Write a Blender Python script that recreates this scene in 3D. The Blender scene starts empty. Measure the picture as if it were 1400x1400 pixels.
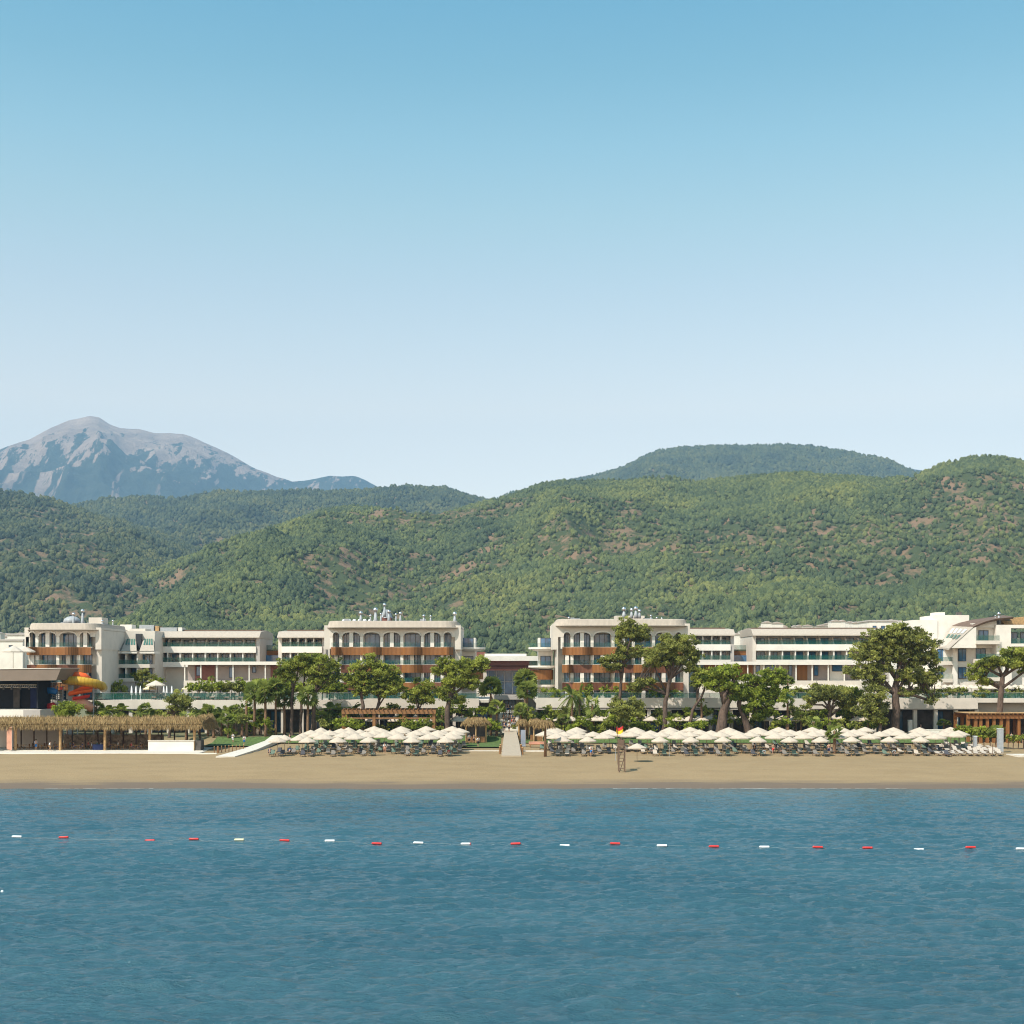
import bpy, math, random
import numpy as np
from mathutils import Vector
R = math.radians
scene = bpy.context.scene
COL = scene.collection
random.seed(7)
RNG = np.random.default_rng(11)

# ------------------------------------------------------------ camera, sky, sun, exposure
F, CH, HY = 1900.0, 15.0, 915.0          # focal length in photo pixels, eye height, horizon row
cam_d = bpy.data.cameras.new('camera'); cam = bpy.data.objects.new('camera', cam_d); COL.objects.link(cam)
cam.location = (0, 0, CH); cam.rotation_euler = (R(90), 0, 0)
cam_d.sensor_width = 36; cam_d.lens = 36 * F / 1400; cam_d.shift_y = (HY - 700) / 1400
cam_d.clip_start = 0.5; cam_d.clip_end = 40000
scene.camera = cam
SUN_EL, SUN_AZ = 52, 44                  # azimuth: degrees to the left of straight behind the camera
world = bpy.data.worlds.new('World'); scene.world = world; world.use_nodes = True
wn = world.node_tree.nodes; bg = wn['Background']
sky = wn.new('ShaderNodeTexSky'); sky.sky_type = 'NISHITA'; sky.sun_disc = False
sd = Vector((-math.sin(R(SUN_AZ)) * math.cos(R(SUN_EL)), -math.cos(R(SUN_AZ)) * math.cos(R(SUN_EL)), math.sin(R(SUN_EL))))
sky.sun_elevation = R(SUN_EL); sky.sun_rotation = math.atan2(sd.x, sd.y)
sky.altitude = 0; sky.air_density = 1.0; sky.dust_density = 1.0; sky.ozone_density = 3.0
wt = wn.new('ShaderNodeTexCoord'); wsx = wn.new('ShaderNodeSeparateXYZ'); wr = wn.new('ShaderNodeValToRGB'); wm = wn.new('ShaderNodeMix')
wm.data_type = 'RGBA'; wm.blend_type = 'MULTIPLY'; wm.inputs[0].default_value = 1     # grade of the summer sky by height above the horizon
SKYG = [(0, (2.3, 1.7, 1.28)), (.112, (2.65, 1.82, 1.3)), (.184, (2.95, 1.9, 1.2)), (.262, (2.3, 1.77, 1.18)), (.31, (1.9, 1.75, 1.16)), (.352, (1.5, 1.68, 1.18)), (.394, (1.1, 1.52, 1.13)), (.433, (.85, 1.43, 1.14)), (1, (.75, 1.15, 1.1))]
while len(wr.color_ramp.elements) < len(SKYG): wr.color_ramp.elements.new(.5)
for k_, (p_, c_) in enumerate(SKYG): wr.color_ramp.elements[k_].position = p_; wr.color_ramp.elements[k_].color = (*c_, 1)
WL = world.node_tree.links; WL.new(wt.outputs['Generated'], wsx.inputs[0]); WL.new(wsx.outputs[2], wr.inputs[0])
WL.new(sky.outputs[0], wm.inputs[6]); WL.new(wr.outputs[0], wm.inputs[7]); WL.new(wm.outputs[2], bg.inputs[0]); bg.inputs[1].default_value = 0.11
sun_d = bpy.data.lights.new('sun', 'SUN'); sun_d.energy = 3.7; sun_d.angle = R(0.5); sun_d.color = (1, 0.94, 0.85)
sun = bpy.data.objects.new('sun', sun_d); COL.objects.link(sun)
sun.rotation_euler = sd.to_track_quat('Z', 'Y').to_euler(); sun.location = (-200, -200, 400)
vs = scene.view_settings; vs.view_transform = 'Standard'; vs.look = 'None'; vs.exposure = 0.62; vs.gamma = 1
cy = scene.cycles; cy.use_denoising = True; cy.filter_width = 1.1; cy.sample_clamp_indirect = 3; cy.max_bounces = 6; cy.diffuse_bounces = 2; cy.glossy_bounces = 3
cy.transparent_max_bounces = 12; cy.volume_bounces = 0; cy.transmission_bounces = 2; cy.use_adaptive_sampling = True

# ------------------------------------------------------------ helpers
def P(px, py, D): return ((px - 700) * D / F, D, CH - (py - HY) * D / F)
def XX(px, D): return (px - 700) * D / F
def ZZ(py, D): return CH - (py - HY) * D / F
GP = [(-9000, -9), (150, -1.2), (165, -0.55), (174.5, 0.0), (178, .28), (184, .62), (190, 1.0), (200, 1.55), (209, 1.8), (225, 2.1), (236, 2.4),
      (240, 3.2), (246, 3.5), (400, 3.5), (600, 9), (900, 16), (1500, 20), (9000, 20)]
def gz(D): return float(np.interp(D, [a for a, b in GP], [b for a, b in GP]))
ONES = 'first second third fourth fifth sixth seventh eighth ninth tenth eleventh twelfth thirteenth fourteenth fifteenth sixteenth seventeenth eighteenth nineteenth twentieth'.split()
def ordw(n):
    if n <= 20: return ONES[n - 1]
    t, o = divmod(n, 10); tens = {2: 'twenty', 3: 'thirty', 4: 'forty', 5: 'fifty'}[t]
    return tens[:-1] + 'ieth' if o == 0 else tens + '-' + ONES[o - 1]
ORG = {}
def tag(o, label=None, cat=None, group=None, kind=None):
    if label: o['label'] = label
    if cat: o['category'] = cat
    if group: o['group'] = group
    if kind: o['kind'] = kind
    return o
def thing(name, label, cat, loc=(0, 0, 0), group=None, rz=0):
    o = bpy.data.objects.new(name, None); COL.objects.link(o); o.location = loc; o.rotation_euler = (0, 0, rz)
    o.empty_display_size = 0.3; ORG[o.name] = Vector(loc)
    return tag(o, label, cat, group)
def link_mesh(name, me, m, parent=None):
    o = bpy.data.objects.new(name, me); COL.objects.link(o)
    if m is not None and not me.materials: me.materials.append(m)
    if parent is not None: o.parent = parent; ORG[o.name] = ORG[parent.name]
    else: ORG[o.name] = Vector((0, 0, 0))
    return o
def dup(root, loc, rz=0, label=None, group=None, mats=None, sc=1, names=None):
    r = root.copy(); COL.objects.link(r); r.location = loc; r.rotation_euler = (0, 0, rz); r.scale = (sc, sc, sc)
    if label: r['label'] = label
    if group: r['group'] = group
    for ch in list(root.children):
        c = ch.copy(); COL.objects.link(c); c.parent = r
        for g in ch.children:
            d = g.copy(); COL.objects.link(d); d.parent = c
    return r
def hide_proto(root):
    for ch in list(root.children):
        for g in list(ch.children): bpy.data.objects.remove(g)
        bpy.data.objects.remove(ch)
    bpy.data.objects.remove(root)

def orig_of(parent):
    return ORG.get(parent.name, Vector((0, 0, 0))) if parent is not None else Vector((0, 0, 0))
class MB:
    def __init__(s): s.v = []; s.f = []
    def add(s, vs, fs):
        n = len(s.v); s.v += [tuple(a) for a in vs]; s.f += [tuple(i + n for i in f) for f in fs]; return s
    def box(s, x0, x1, y0, y1, z0, z1):
        if x0 > x1: x0, x1 = x1, x0
        if y0 > y1: y0, y1 = y1, y0
        if z0 > z1: z0, z1 = z1, z0
        return s.add([(x0, y0, z0), (x1, y0, z0), (x1, y1, z0), (x0, y1, z0), (x0, y0, z1), (x1, y0, z1), (x1, y1, z1), (x0, y1, z1)],
                     [(3, 2, 1, 0), (4, 5, 6, 7), (0, 1, 5, 4), (1, 2, 6, 5), (2, 3, 7, 6), (3, 0, 4, 7)])
    def prism(s, poly, y0, y1):        # poly in (x,z), extruded along y
        n = len(poly)
        vs = [(x, y0, z) for x, z in poly] + [(x, y1, z) for x, z in poly]
        return s.add(vs, [tuple(range(n)), tuple(range(2 * n - 1, n - 1, -1))] + [(i, i + n, (i + 1) % n + n, (i + 1) % n) for i in range(n)])
    def prismx(s, poly, x0, x1):       # poly in (y,z), extruded along x
        n = len(poly)
        vs = [(x0, y, z) for y, z in poly] + [(x1, y, z) for y, z in poly]
        return s.add(vs, [tuple(range(n - 1, -1, -1)), tuple(range(n, 2 * n))] + [(i, (i + 1) % n, (i + 1) % n + n, i + n) for i in range(n)])
    def plate(s, poly, z0, z1):        # poly in (x,y)
        n = len(poly)
        vs = [(x, y, z0) for x, y in poly] + [(x, y, z1) for x, y in poly]
        return s.add(vs, [tuple(range(n - 1, -1, -1)), tuple(range(n, 2 * n))] + [(i, (i + 1) % n, (i + 1) % n + n, i + n) for i in range(n)])
    def strip(s, path, prof, thick=0.0):   # sweep a profile [(out,z)] along a plan path [(x,y)], open ends
        P2 = [Vector(p) for p in path]; N = len(P2); m = len(prof); vs = []
        for i, p in enumerate(P2):
            a = P2[max(0, i - 1)]; b = P2[min(N - 1, i + 1)]; t = (b - a).normalized(); nrm = Vector((t.y, -t.x))
            for o, z in prof: vs.append((p.x + nrm.x * o, p.y + nrm.y * o, z))
        fs = [(i * m + j, (i + 1) * m + j, (i + 1) * m + j + 1, i * m + j + 1) for i in range(N - 1) for j in range(m - 1)]
        return s.add(vs, fs)
    def tube(s, pts, rad, n=7, cap=True):
        pts = [Vector(p) for p in pts]; N = len(pts)
        if not hasattr(rad, '__len__'): rad = [rad] * N
        vs = []
        for i, p in enumerate(pts):
            t = (pts[min(N - 1, i + 1)] - pts[max(0, i - 1)]).normalized()
            u = t.cross(Vector((0.13, 0.97, 0.21))).normalized(); w = t.cross(u)
            for k in range(n):
                a = 2 * math.pi * k / n; vs.append(p + (u * math.cos(a) + w * math.sin(a)) * rad[i])
        fs = [(i * n + k, i * n + (k + 1) % n, (i + 1) * n + (k + 1) % n, (i + 1) * n + k) for i in range(N - 1) for k in range(n)]
        if cap: fs += [tuple(range(n - 1, -1, -1)), tuple(range((N - 1) * n, N * n))]
        return s.add(vs, fs)
    def lathe(s, c, prof, n=10, a0=0.0):   # prof [(r,z)]
        vs = []; m = len(prof)
        for r, z in prof:
            for k in range(n):
                a = a0 + 2 * math.pi * k / n; vs.append((c[0] + r * math.cos(a), c[1] + r * math.sin(a), c[2] + z))
        fs = [(j * n + k, j * n + (k + 1) % n, (j + 1) * n + (k + 1) % n, (j + 1) * n + k) for j in range(m - 1) for k in range(n)]
        fs += [tuple(range(n - 1, -1, -1)), tuple(range((m - 1) * n, m * n))]
        return s.add(vs, fs)
    def ball(s, c, r, n=10, m=6, sz=1.0):
        return s.lathe(c, [(r * math.sin(math.pi * max(.03, min(.97, j / m))), -r * sz * math.cos(math.pi * j / m)) for j in range(m + 1)], n)
    def build(s, name, m, parent=None, smooth=False):
        o0 = orig_of(parent); me = bpy.data.meshes.new(name)
        me.from_pydata([(a[0] - o0.x, a[1] - o0.y, a[2] - o0.z) for a in s.v], [], s.f)
        if smooth:
            me.polygons.foreach_set('use_smooth', [True] * len(me.polygons))
        me.update(); return link_mesh(name, me, m, parent)
def np_mesh(name, V, Fq, smooth=False, tint=None):
    me = bpy.data.meshes.new(name); k = Fq.shape[1]
    me.vertices.add(len(V)); me.vertices.foreach_set('co', np.ascontiguousarray(V, dtype=np.float32).ravel())
    me.loops.add(Fq.size); me.loops.foreach_set('vertex_index', np.ascontiguousarray(Fq, dtype=np.int32).ravel())
    me.polygons.add(len(Fq)); me.polygons.foreach_set('loop_start', np.arange(len(Fq), dtype=np.int32) * k)
    me.polygons.foreach_set('loop_total', np.full(len(Fq), k, dtype=np.int32))
    me.update(calc_edges=True)
    if smooth: me.polygons.foreach_set('use_smooth', np.ones(len(Fq), dtype=bool))
    if tint is not None:
        at = me.attributes.new('tint', 'FLOAT', 'FACE'); at.data.foreach_set('value', np.asarray(tint, dtype=np.float32))
    return me
def grid_faces(nx, ny):
    i = np.arange(nx - 1)[None, :]; j = np.arange(ny - 1)[:, None]; a = j * nx + i
    return np.stack([a, a + 1, a + 1 + nx, a + nx], -1).reshape(-1, 4)
# value noise in numpy
_T = np.random.default_rng(5).random((256, 256))
def vnoise(x, y):
    xi = np.floor(x).astype(int); yi = np.floor(y).astype(int); fx = x - xi; fy = y - yi
    fx = fx * fx * (3 - 2 * fx); fy = fy * fy * (3 - 2 * fy)
    a = _T[xi & 255, yi & 255]; b = _T[(xi + 1) & 255, yi & 255]; c = _T[xi & 255, (yi + 1) & 255]; d = _T[(xi + 1) & 255, (yi + 1) & 255]
    return (a * (1 - fx) + b * fx) * (1 - fy) + (c * (1 - fx) + d * fx) * fy
def fbm(x, y, o=5, g=0.5):
    r = 0; a = 1; t = 0
    for k in range(o):
        r = r + a * vnoise(x * 2 ** k + 17.3 * k, y * 2 ** k - 9.1 * k); t += a; a *= g
    return r / t
def ridged(x, y, o=5, g=0.5):
    r = 0; a = 1; t = 0
    for k in range(o):
        n = 1 - np.abs(2 * vnoise(x * 2 ** k + 31.7 * k, y * 2 ** k + 5.3 * k) - 1); r = r + a * n * n; t += a; a *= g
    return r / t

# ------------------------------------------------------------ materials
def new_mat(name):
    m = bpy.data.materials.new(name); m.use_nodes = True; return m, m.node_tree.nodes, m.node_tree.links, m.node_tree.nodes['Principled BSDF']
def coords(n, l, scale=(1, 1, 1), gen='Object'):
    tc = n.new('ShaderNodeTexCoord'); mp = n.new('ShaderNodeMapping'); mp.inputs['Scale'].default_value = scale
    l.new(tc.outputs[gen], mp.inputs[0]); return mp.outputs[0]
def noise(n, l, vec, scale, detail=4, rough=.55):
    t = n.new('ShaderNodeTexNoise'); t.inputs['Scale'].default_value = scale; t.inputs['Detail'].default_value = detail
    t.inputs['Roughness'].default_value = rough
    if vec is not None: l.new(vec, t.inputs['Vector'])
    return t.outputs['Fac']
def ramp(n, l, fac, stops):
    r = n.new('ShaderNodeValToRGB'); e = r.color_ramp.elements
    while len(e) < len(stops): e.new(0.5)
    for k, (p, c) in enumerate(stops): e[k].position = p; e[k].color = (*c, 1) if len(c) == 3 else c
    l.new(fac, r.inputs[0]); return r.outputs[0]
def mixc(n, l, fac, a, b, mode='MIX'):
    x = n.new('ShaderNodeMix'); x.data_type = 'RGBA'; x.blend_type = mode
    for s_, v in ((0, fac), (6, a), (7, b)):
        if isinstance(v, (int, float)): x.inputs[s_].default_value = v
        elif isinstance(v, tuple): x.inputs[s_].default_value = (*v, 1)
        else: l.new(v, x.inputs[s_])
    return x.outputs[2]
def bump(n, l, h, bs, dist=0.05, strength=0.6):
    b = n.new('ShaderNodeBump'); b.inputs['Distance'].default_value = dist; b.inputs['Strength'].default_value = strength
    l.new(h, b.inputs['Height']); l.new(b.outputs[0], bs.inputs['Normal'])
def mat(name, c, rough=.7, var=.12, scale=1.2, sc3=(1, 1, 1), metal=0, spec=.4, bmp=0, c2=None):
    m, n, l, b = new_mat(name); v = coords(n, l, sc3); f = noise(n, l, v, scale)
    c2 = c2 or tuple(x * (1 - var * 2) for x in c); c1 = tuple(min(1, x * (1 + var * .5)) for x in c)
    l.new(ramp(n, l, f, [(.3, c2), (.62, c1)]), b.inputs['Base Color'])
    b.inputs['Roughness'].default_value = rough; b.inputs['Metallic'].default_value = metal; b.inputs['Specular IOR Level'].default_value = spec
    if bmp: bump(n, l, f, b, bmp)
    return m
def mat_stripes(name, c, c2, freq, axis='X', rough=.6, width=.5):
    m, n, l, b = new_mat(name); v = coords(n, l)
    w = n.new('ShaderNodeTexWave'); w.bands_direction = axis; w.inputs['Scale'].default_value = freq; w.inputs['Distortion'].default_value = .3
    w.inputs['Detail'].default_value = 1; l.new(v, w.inputs['Vector'])
    big = noise(n, l, coords(n, l, (1, 1, .25)), 2.5)
    a = ramp(n, l, w.outputs['Fac'], [(width - .2, c2), (width + .1, c)])
    l.new(mixc(n, l, big, a, tuple(x * .6 for x in c), 'MIX'), b.inputs['Base Color'])
    b.inputs['Roughness'].default_value = rough; b.inputs['Specular IOR Level'].default_value = .3
    return m
def mat_leaf(name, dark, light, trans=.52, yellow=None):
    m, n, l, b = new_mat(name)
    at = n.new('ShaderNodeAttribute'); at.attribute_name = 'tint'; oi = n.new('ShaderNodeObjectInfo')
    c = ramp(n, l, at.outputs['Fac'], [(0, dark), (.6, tuple((a + 2 * d) / 3 for a, d in zip(dark, light))), (1, light)])
    b.inputs['Roughness'].default_value = .75; b.inputs['Specular IOR Level'].default_value = .2
    l.new(c, b.inputs['Base Color'])
    t = n.new('ShaderNodeBsdfTranslucent'); l.new(c, t.inputs[0]); mx = n.new('ShaderNodeMixShader'); mx.inputs[0].default_value = trans
    l.new(b.outputs[0], mx.inputs[1]); l.new(t.outputs[0], mx.inputs[2]); l.new(mx.outputs[0], n['Material Output'].inputs[0])
    return m
def mat_glass(name, c, alpha, rough=.05):
    m, n, l, b = new_mat(name); b.inputs['Base Color'].default_value = (*c, 1); b.inputs['Roughness'].default_value = rough
    b.inputs['Alpha'].default_value = alpha; b.inputs['Specular IOR Level'].default_value = .4
    return m
M = dict(
    wall=mat('wall_plaster', (.64, .56, .475), .85, .05, .5),
    wallg=mat('grey_or_shaded_plaster', (.45, .40, .36), .85, .06, .5),
    white=mat('white_render', (.76, .685, .60), .8, .05, .6),
    cornice=mat_stripes('cornice_tile', (.55, .46, .375), (.46, .385, .31), 1.4, 'X', .8, .35),
    roof=mat('roof_brown', (.16, .10, .07), .8, .15, 1),
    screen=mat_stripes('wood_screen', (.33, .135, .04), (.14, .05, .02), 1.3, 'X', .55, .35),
    screen_shaded=mat_stripes('wood_screen_shaded', (.22, .085, .045), (.11, .04, .025), 1.3, 'X', .6, .35),
    wood=mat('brown_timber', (.26, .12, .045), .6, .2, 3, (1, 1, .3)),
    tan=mat('tan_timber', (.45, .27, .12), .7, .2, 3),
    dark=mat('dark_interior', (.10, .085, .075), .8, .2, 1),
    black=mat('black_cloth', (.012, .013, .018), .8, .2, 1),
    pane=mat('window_glass', (.05, .135, .25), .12, .25, .7, spec=.8),
    frame=mat('dark_window_frame', (.045, .045, .05), .5, .1, 1),
    curtain=mat_stripes('curtain', (.38, .40, .46), (.25, .27, .33), 3, 'X', .9, .4),
    rail=mat_glass('green_glass', (.03, .13, .10), .32),
    taupe=mat('taupe_panel', (.34, .27, .24), .8, .06, .6),
    stagec=mat('taupe_fascia', (.22, .165, .125), .7, .05, .5),
    redw=mat('red_brown_panel', (.20, .07, .05), .7, .1, 1),
    steel=mat('steel', (.6, .6, .6), .25, .05, 2, metal=.9),
    metal=mat('grey_metal', (.35, .36, .37), .5, .1, 2),
    bark=mat('pine_bark', (.115, .075, .055), .95, .3, 3, (1, 1, .4), bmp=.08),
    palmbark=mat('palm_bark', (.22, .125, .07), .95, .25, 5, (1, 1, 2.5), bmp=.05),
    canvas=mat('cream_canvas', (.50, .41, .32), .9, .05, 2),
    canvas_w=mat('white_canvas', (.55, .47, .385), .9, .04, 2),
    canvas_y=mat('yellow_canvas', (.75, .62, .38), .9, .04, 2),
    pole=mat('parasol_pole', (.30, .22, .15), .6, .1, 2),
    lframe=mat('lounger_frame', (.16, .10, .065), .6, .1, 2),
    cush=mat('grey_cushion', (.21, .185, .16), .9, .1, 3),
    cushg=mat('green_grey_towel', (.12, .17, .13), .9, .1, 3),
    cushw=mat('cream_cushion', (.46, .39, .32), .9, .05, 3),
    cushb=mat('dark_towel', (.07, .07, .08), .9, .1, 3),
    deck=mat_stripes('deck_boards', (.52, .42, .31), (.33, .26, .19), .55, 'Y', .8, .3),
    path=mat('pale_paving', (.60, .54, .46), .85, .06, 2),
    grass=mat('lawn', (.09, .14, .035), .95, .25, 3),
    red=mat('red_plastic', (.62, .04, .035), .4, .05, 3),
    whitep=mat('white_plastic', (.85, .85, .83), .4, .04, 3),
    creamp=mat('faded_plastic', (.75, .70, .45), .5, .04, 3),
    yellow=mat_stripes('yellow_plastic', (.70, .42, .05), (.45, .22, .02), .55, 'X', .3, .12),
    orange=mat('orange_plastic', (.80, .13, .025), .3, .08, 1),
    blue=mat('blue_plastic', (.02, .16, .45), .4, .08, 1),
    navy=mat('navy_cloth', (.02, .03, .10), .8, .1, 1),
    teal=mat('teal_cloth', (.05, .28, .28), .8, .1, 1),
    peach=mat('peach_cloth', (.62, .30, .20), .8, .1, 1),
    flagy=mat('yellow_cloth', (.85, .55, .03), .8, .05, 1),
    skin=mat('skin', (.42, .24, .16), .6, .05, 3),
    hair=mat('dark_hair', (.03, .02, .015), .7, .1, 3),
    rope=mat('pale_rope', (.22, .27, .28), .8, .05, 3),
    rock=mat('stone_wall', (.30, .24, .18), .95, .3, 2, bmp=.1),
)
M['pine'] = mat_leaf('pine_needles', (.075, .10, .022), (.46, .48, .09))
M['pine2'] = mat_leaf('old_pine_needles', (.09, .10, .035), (.46, .46, .115))
M['lush'] = mat_leaf('fresh_leaves', (.075, .11, .02), (.44, .49, .07))
M['skyglass'] = mat('green_roof_glass', (.05, .15, .12), .2, .1, 1)
M['palm'] = mat_leaf('palm_leaves', (.09, .13, .03), (.42, .45, .10))
M['thatch'] = mat_leaf('straw', (.17, .105, .045), (.46, .32, .15), .15)
# ------------------------------------------------------------ sea
def build_sea():
    xs = np.concatenate([-np.geomspace(9000, 110, 24), np.arange(-100, 100.01, .32), np.geomspace(110, 9000, 24)])
    ys = np.concatenate([-np.geomspace(6000, 10, 16), np.linspace(0, 44, 12), np.arange(48, 176.2, .17)])
    X, Y = np.meshgrid(xs, ys); Z = np.zeros_like(X)
    r = np.random.default_rng(3)
    wx = X + 3 * fbm(X / 14, Y / 14, 2); wy = Y + 2 * fbm(X / 11 + 9, Y / 11, 2)
    for k in range(72):
        L = 0.42 * (4.6 / .42) ** (r.random() ** 1.15) ; a = R(r.normal(88, 20)); ph = r.random() * 6.28
        A = .0078 * L ** .66 * (.6 + .8 * r.random())
        s_ = np.sin(2 * math.pi / L * (wx * math.cos(a) + wy * math.sin(a)) + ph)
        Z += A * (s_ + .25 * (s_ * s_ - .5))
    Z2 = np.zeros_like(X)
    for k in range(26):                                # short steep wind chop in patches
        L = r.uniform(.9, 2.6); a = R(r.normal(90, 13)); Z2 += .0115 * L * np.sin(2 * math.pi / L * (wx * math.cos(a) + wy * math.sin(a)) + r.random() * 6.28)
    Z += Z2 * np.clip(3.2 * (fbm(X / 5 + 40, Y / 3.2, 4) - .40), 0, 1.3)
    Z *= .55 + 1.0 * fbm(X / 22 + 3, Y / 10, 3)
    Z *= np.interp(Y, [50, 100, 150, 176], [1.15, .95, .6, .35])
    fade = np.clip((105 - np.abs(X)) / 10, 0, 1) * np.clip((Y - 40) / 10, 0, 1) * np.clip((176 - Y) / 7, .12, 1)
    Z = Z * fade
    global SEA; SEA = (xs, ys, Z)
    me = np_mesh('sea', np.stack([X, Y, Z], -1).reshape(-1, 3), grid_faces(len(xs), len(ys)), True)
    m, n, l, b = new_mat('sea_water'); v = coords(n, l, (1, 1, 1))
    c = ramp(n, l, noise(n, l, coords(n, l, (.6, 1.6, 1)), .035, 3), [(.35, (.024, .076, .102)), (.65, (.036, .097, .124))])
    # shallow, sandier water close to the beach
    sp = n.new('ShaderNodeSeparateXYZ'); l.new(v, sp.inputs[0]); mr = n.new('ShaderNodeMapRange')
    mr.inputs[1].default_value = 150; mr.inputs[2].default_value = 176; l.new(sp.outputs[1], mr.inputs[0])
    l.new(mixc(n, l, mr.outputs[0], c, (.075, .125, .135)), b.inputs['Base Color'])
    b.inputs['Roughness'].default_value = .10; b.inputs['IOR'].default_value = 1.33; b.inputs['Specular IOR Level'].default_value = .5
    bump(n, l, noise(n, l, coords(n, l, (.55, 1.5, 1)), 2.6, 6, .66), b, .17, .9)
    mr2 = n.new('ShaderNodeMapRange'); mr2.inputs[1].default_value = 60; mr2.inputs[2].default_value = 174; mr2.inputs[3].default_value = 1; mr2.inputs[4].default_value = .45
    l.new(sp.outputs[1], mr2.inputs[0]); l.new(mr2.outputs[0], [q for q in n if q.type == 'BUMP'][0].inputs['Strength'])
    tag(link_mesh('sea', me, m), 'calm teal blue sea with small ripples in front of the beach', kind='structure')
    # foam line along part of the water's edge
    mb = MB(); pts = []
    for px0, px1 in ((60, 210), (838, 1240)):
        for px in range(px0, px1, 6):
            x0 = XX(px, 174); x1 = XX(px + 6, 174); w = .03 + .12 * random.random(); y0 = 173.9 + .35 * math.sin(px * .031)
            if random.random() < .8: mb.add([(x0, y0 - w, .062), (x1, y0 - w, .062), (x1, y0 + w, .062), (x0, y0 + w, .062)], [(0, 1, 2, 3)])
    tag(mb.build('foam', mat('foam', (.55, .56, .54), .9)), 'thin white foam where ripples meet the beach', kind='stuff')
build_sea()
def seah(x, y): return float(SEA[2][min(len(SEA[1]) - 1, int(np.searchsorted(SEA[1], y))), min(len(SEA[0]) - 1, int(np.searchsorted(SEA[0], x)))])

# ------------------------------------------------------------ ground: one sheet of beach sand and land behind
def build_ground():
    xs = np.concatenate([-np.geomspace(9000, 130, 22), np.linspace(-120, 120, 320), np.geomspace(130, 9000, 22)])
    ys = np.concatenate([np.array([120, 150, 160, 166, 170]), np.arange(171, 247, .4), np.array([250, 300, 400, 600, 900, 1500, 3000, 6000, 14000])])
    X, Y = np.meshgrid(xs, ys); Z = np.interp(Y, [a for a, b in GP], [b for a, b in GP])
    k = np.clip((Y - 170) / 6, 0, 1) * np.clip((240 - Y) / 6, 0, 1)
    Z = Z + k * .16 * (fbm(X / 3.2, Y / 2.0, 4) - .5) + k * .22 * (fbm(X / 18, Y / 12, 2) - .5) + np.clip(1 - abs(Y - 174) / 6, 0, 1) * .16 * (fbm(X / 13, X * 0, 3) - .5)
    me = np_mesh('beach', np.stack([X, Y, Z], -1).reshape(-1, 3), grid_faces(len(xs), len(ys)), True)
    m, n, l, b = new_mat('beach_sand'); v = coords(n, l); sp = n.new('ShaderNodeSeparateXYZ'); l.new(v, sp.inputs[0])
    f1 = noise(n, l, coords(n, l, (.4, 1, 1)), .35, 5); f2 = noise(n, l, v, 6, 4)
    dry = ramp(n, l, f1, [(.32, (.25, .168, .085)), (.6, (.30, .207, .108))])
    dry = mixc(n, l, mixc(n, l, .0, f2, f2), tuple([.0] * 3), dry) if False else dry
    sand = mixc(n, l, .35, dry, ramp(n, l, f2, [(.35, (.17, .12, .07)), (.55, (.33, .245, .14))]))
    ad = n.new('ShaderNodeMath'); ad.operation = 'MULTIPLY_ADD'; l.new(noise(n, l, coords(n, l, (.12, .9, 1)), .8, 4), ad.inputs[0]); ad.inputs[1].default_value = .5
    l.new(sp.outputs[2], ad.inputs[2])
    wet = ramp(n, l, ad.outputs[0], [(.0, (1, 1, 1)), (.52, (.9, .9, .9)), (.64, (.4, .4, .4)), (.82, (0, 0, 0))])
    col = mixc(n, l, wet, sand, (.14, .105, .08))
    mr = n.new('ShaderNodeMapRange'); mr.inputs[1].default_value = 236; mr.inputs[2].default_value = 244; l.new(sp.outputs[1], mr.inputs[0])
    col = mixc(n, l, mr.outputs[0], col, (.16, .15, .08))
    l.new(col, b.inputs['Base Color']); b.inputs['Roughness'].default_value = .92; b.inputs['Specular IOR Level'].default_value = .2
    bump(n, l, mixc(n, l, .6, f2, noise(n, l, v, 1.6, 5, .7)), b, .16, .7)
    tag(link_mesh('beach', me, m), 'wide tan sand beach sloping to the sea', kind='structure')
build_ground()

# ------------------------------------------------------------ hills
def forest_proto(name, seed, h=1.0):
    rr = np.random.default_rng(seed); import bmesh
    bm = bmesh.new(); bmesh.ops.create_icosphere(bm, subdivisions=3, radius=1)
    off = rr.random(3) * 50
    for v in bm.verts:
        c = v.co.normalized(); q = fbm(np.array([c.x * 2.2 + off[0] + c.z]), np.array([c.y * 2.2 + off[1] + c.z * 1.3]), 4)[0]
        rad = .62 + .85 * (q - .35) + .12 * rr.random()
        z = c.z * rad * (1.15 * h); w = rad * (1 - .28 * max(0, c.z))
        v.co = (c.x * w, c.y * w, z + .75)
    me = bpy.data.meshes.new(name); bm.to_mesh(me); bm.free(); return me
def mat_forest(name, cs):
    m, n, l, b = new_mat(name); oi = n.new('ShaderNodeObjectInfo'); geo = n.new('ShaderNodeNewGeometry')
    c = ramp(n, l, oi.outputs['Random'], [(0, cs[0]), (.5, cs[1]), (1, cs[2])])
    big = ramp(n, l, noise(n, l, oi.outputs['Location'], .007, 6), [(.34, (.6, .66, .8)), (.5, (.95, .95, .9)), (.66, (1.35, 1.2, .95))])
    l.new(mixc(n, l, 1.0, c, big, 'MULTIPLY'), b.inputs['Base Color']); b.inputs['Roughness'].default_value = .9
    b.inputs['Specular IOR Level'].default_value = .15
    return m
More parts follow.
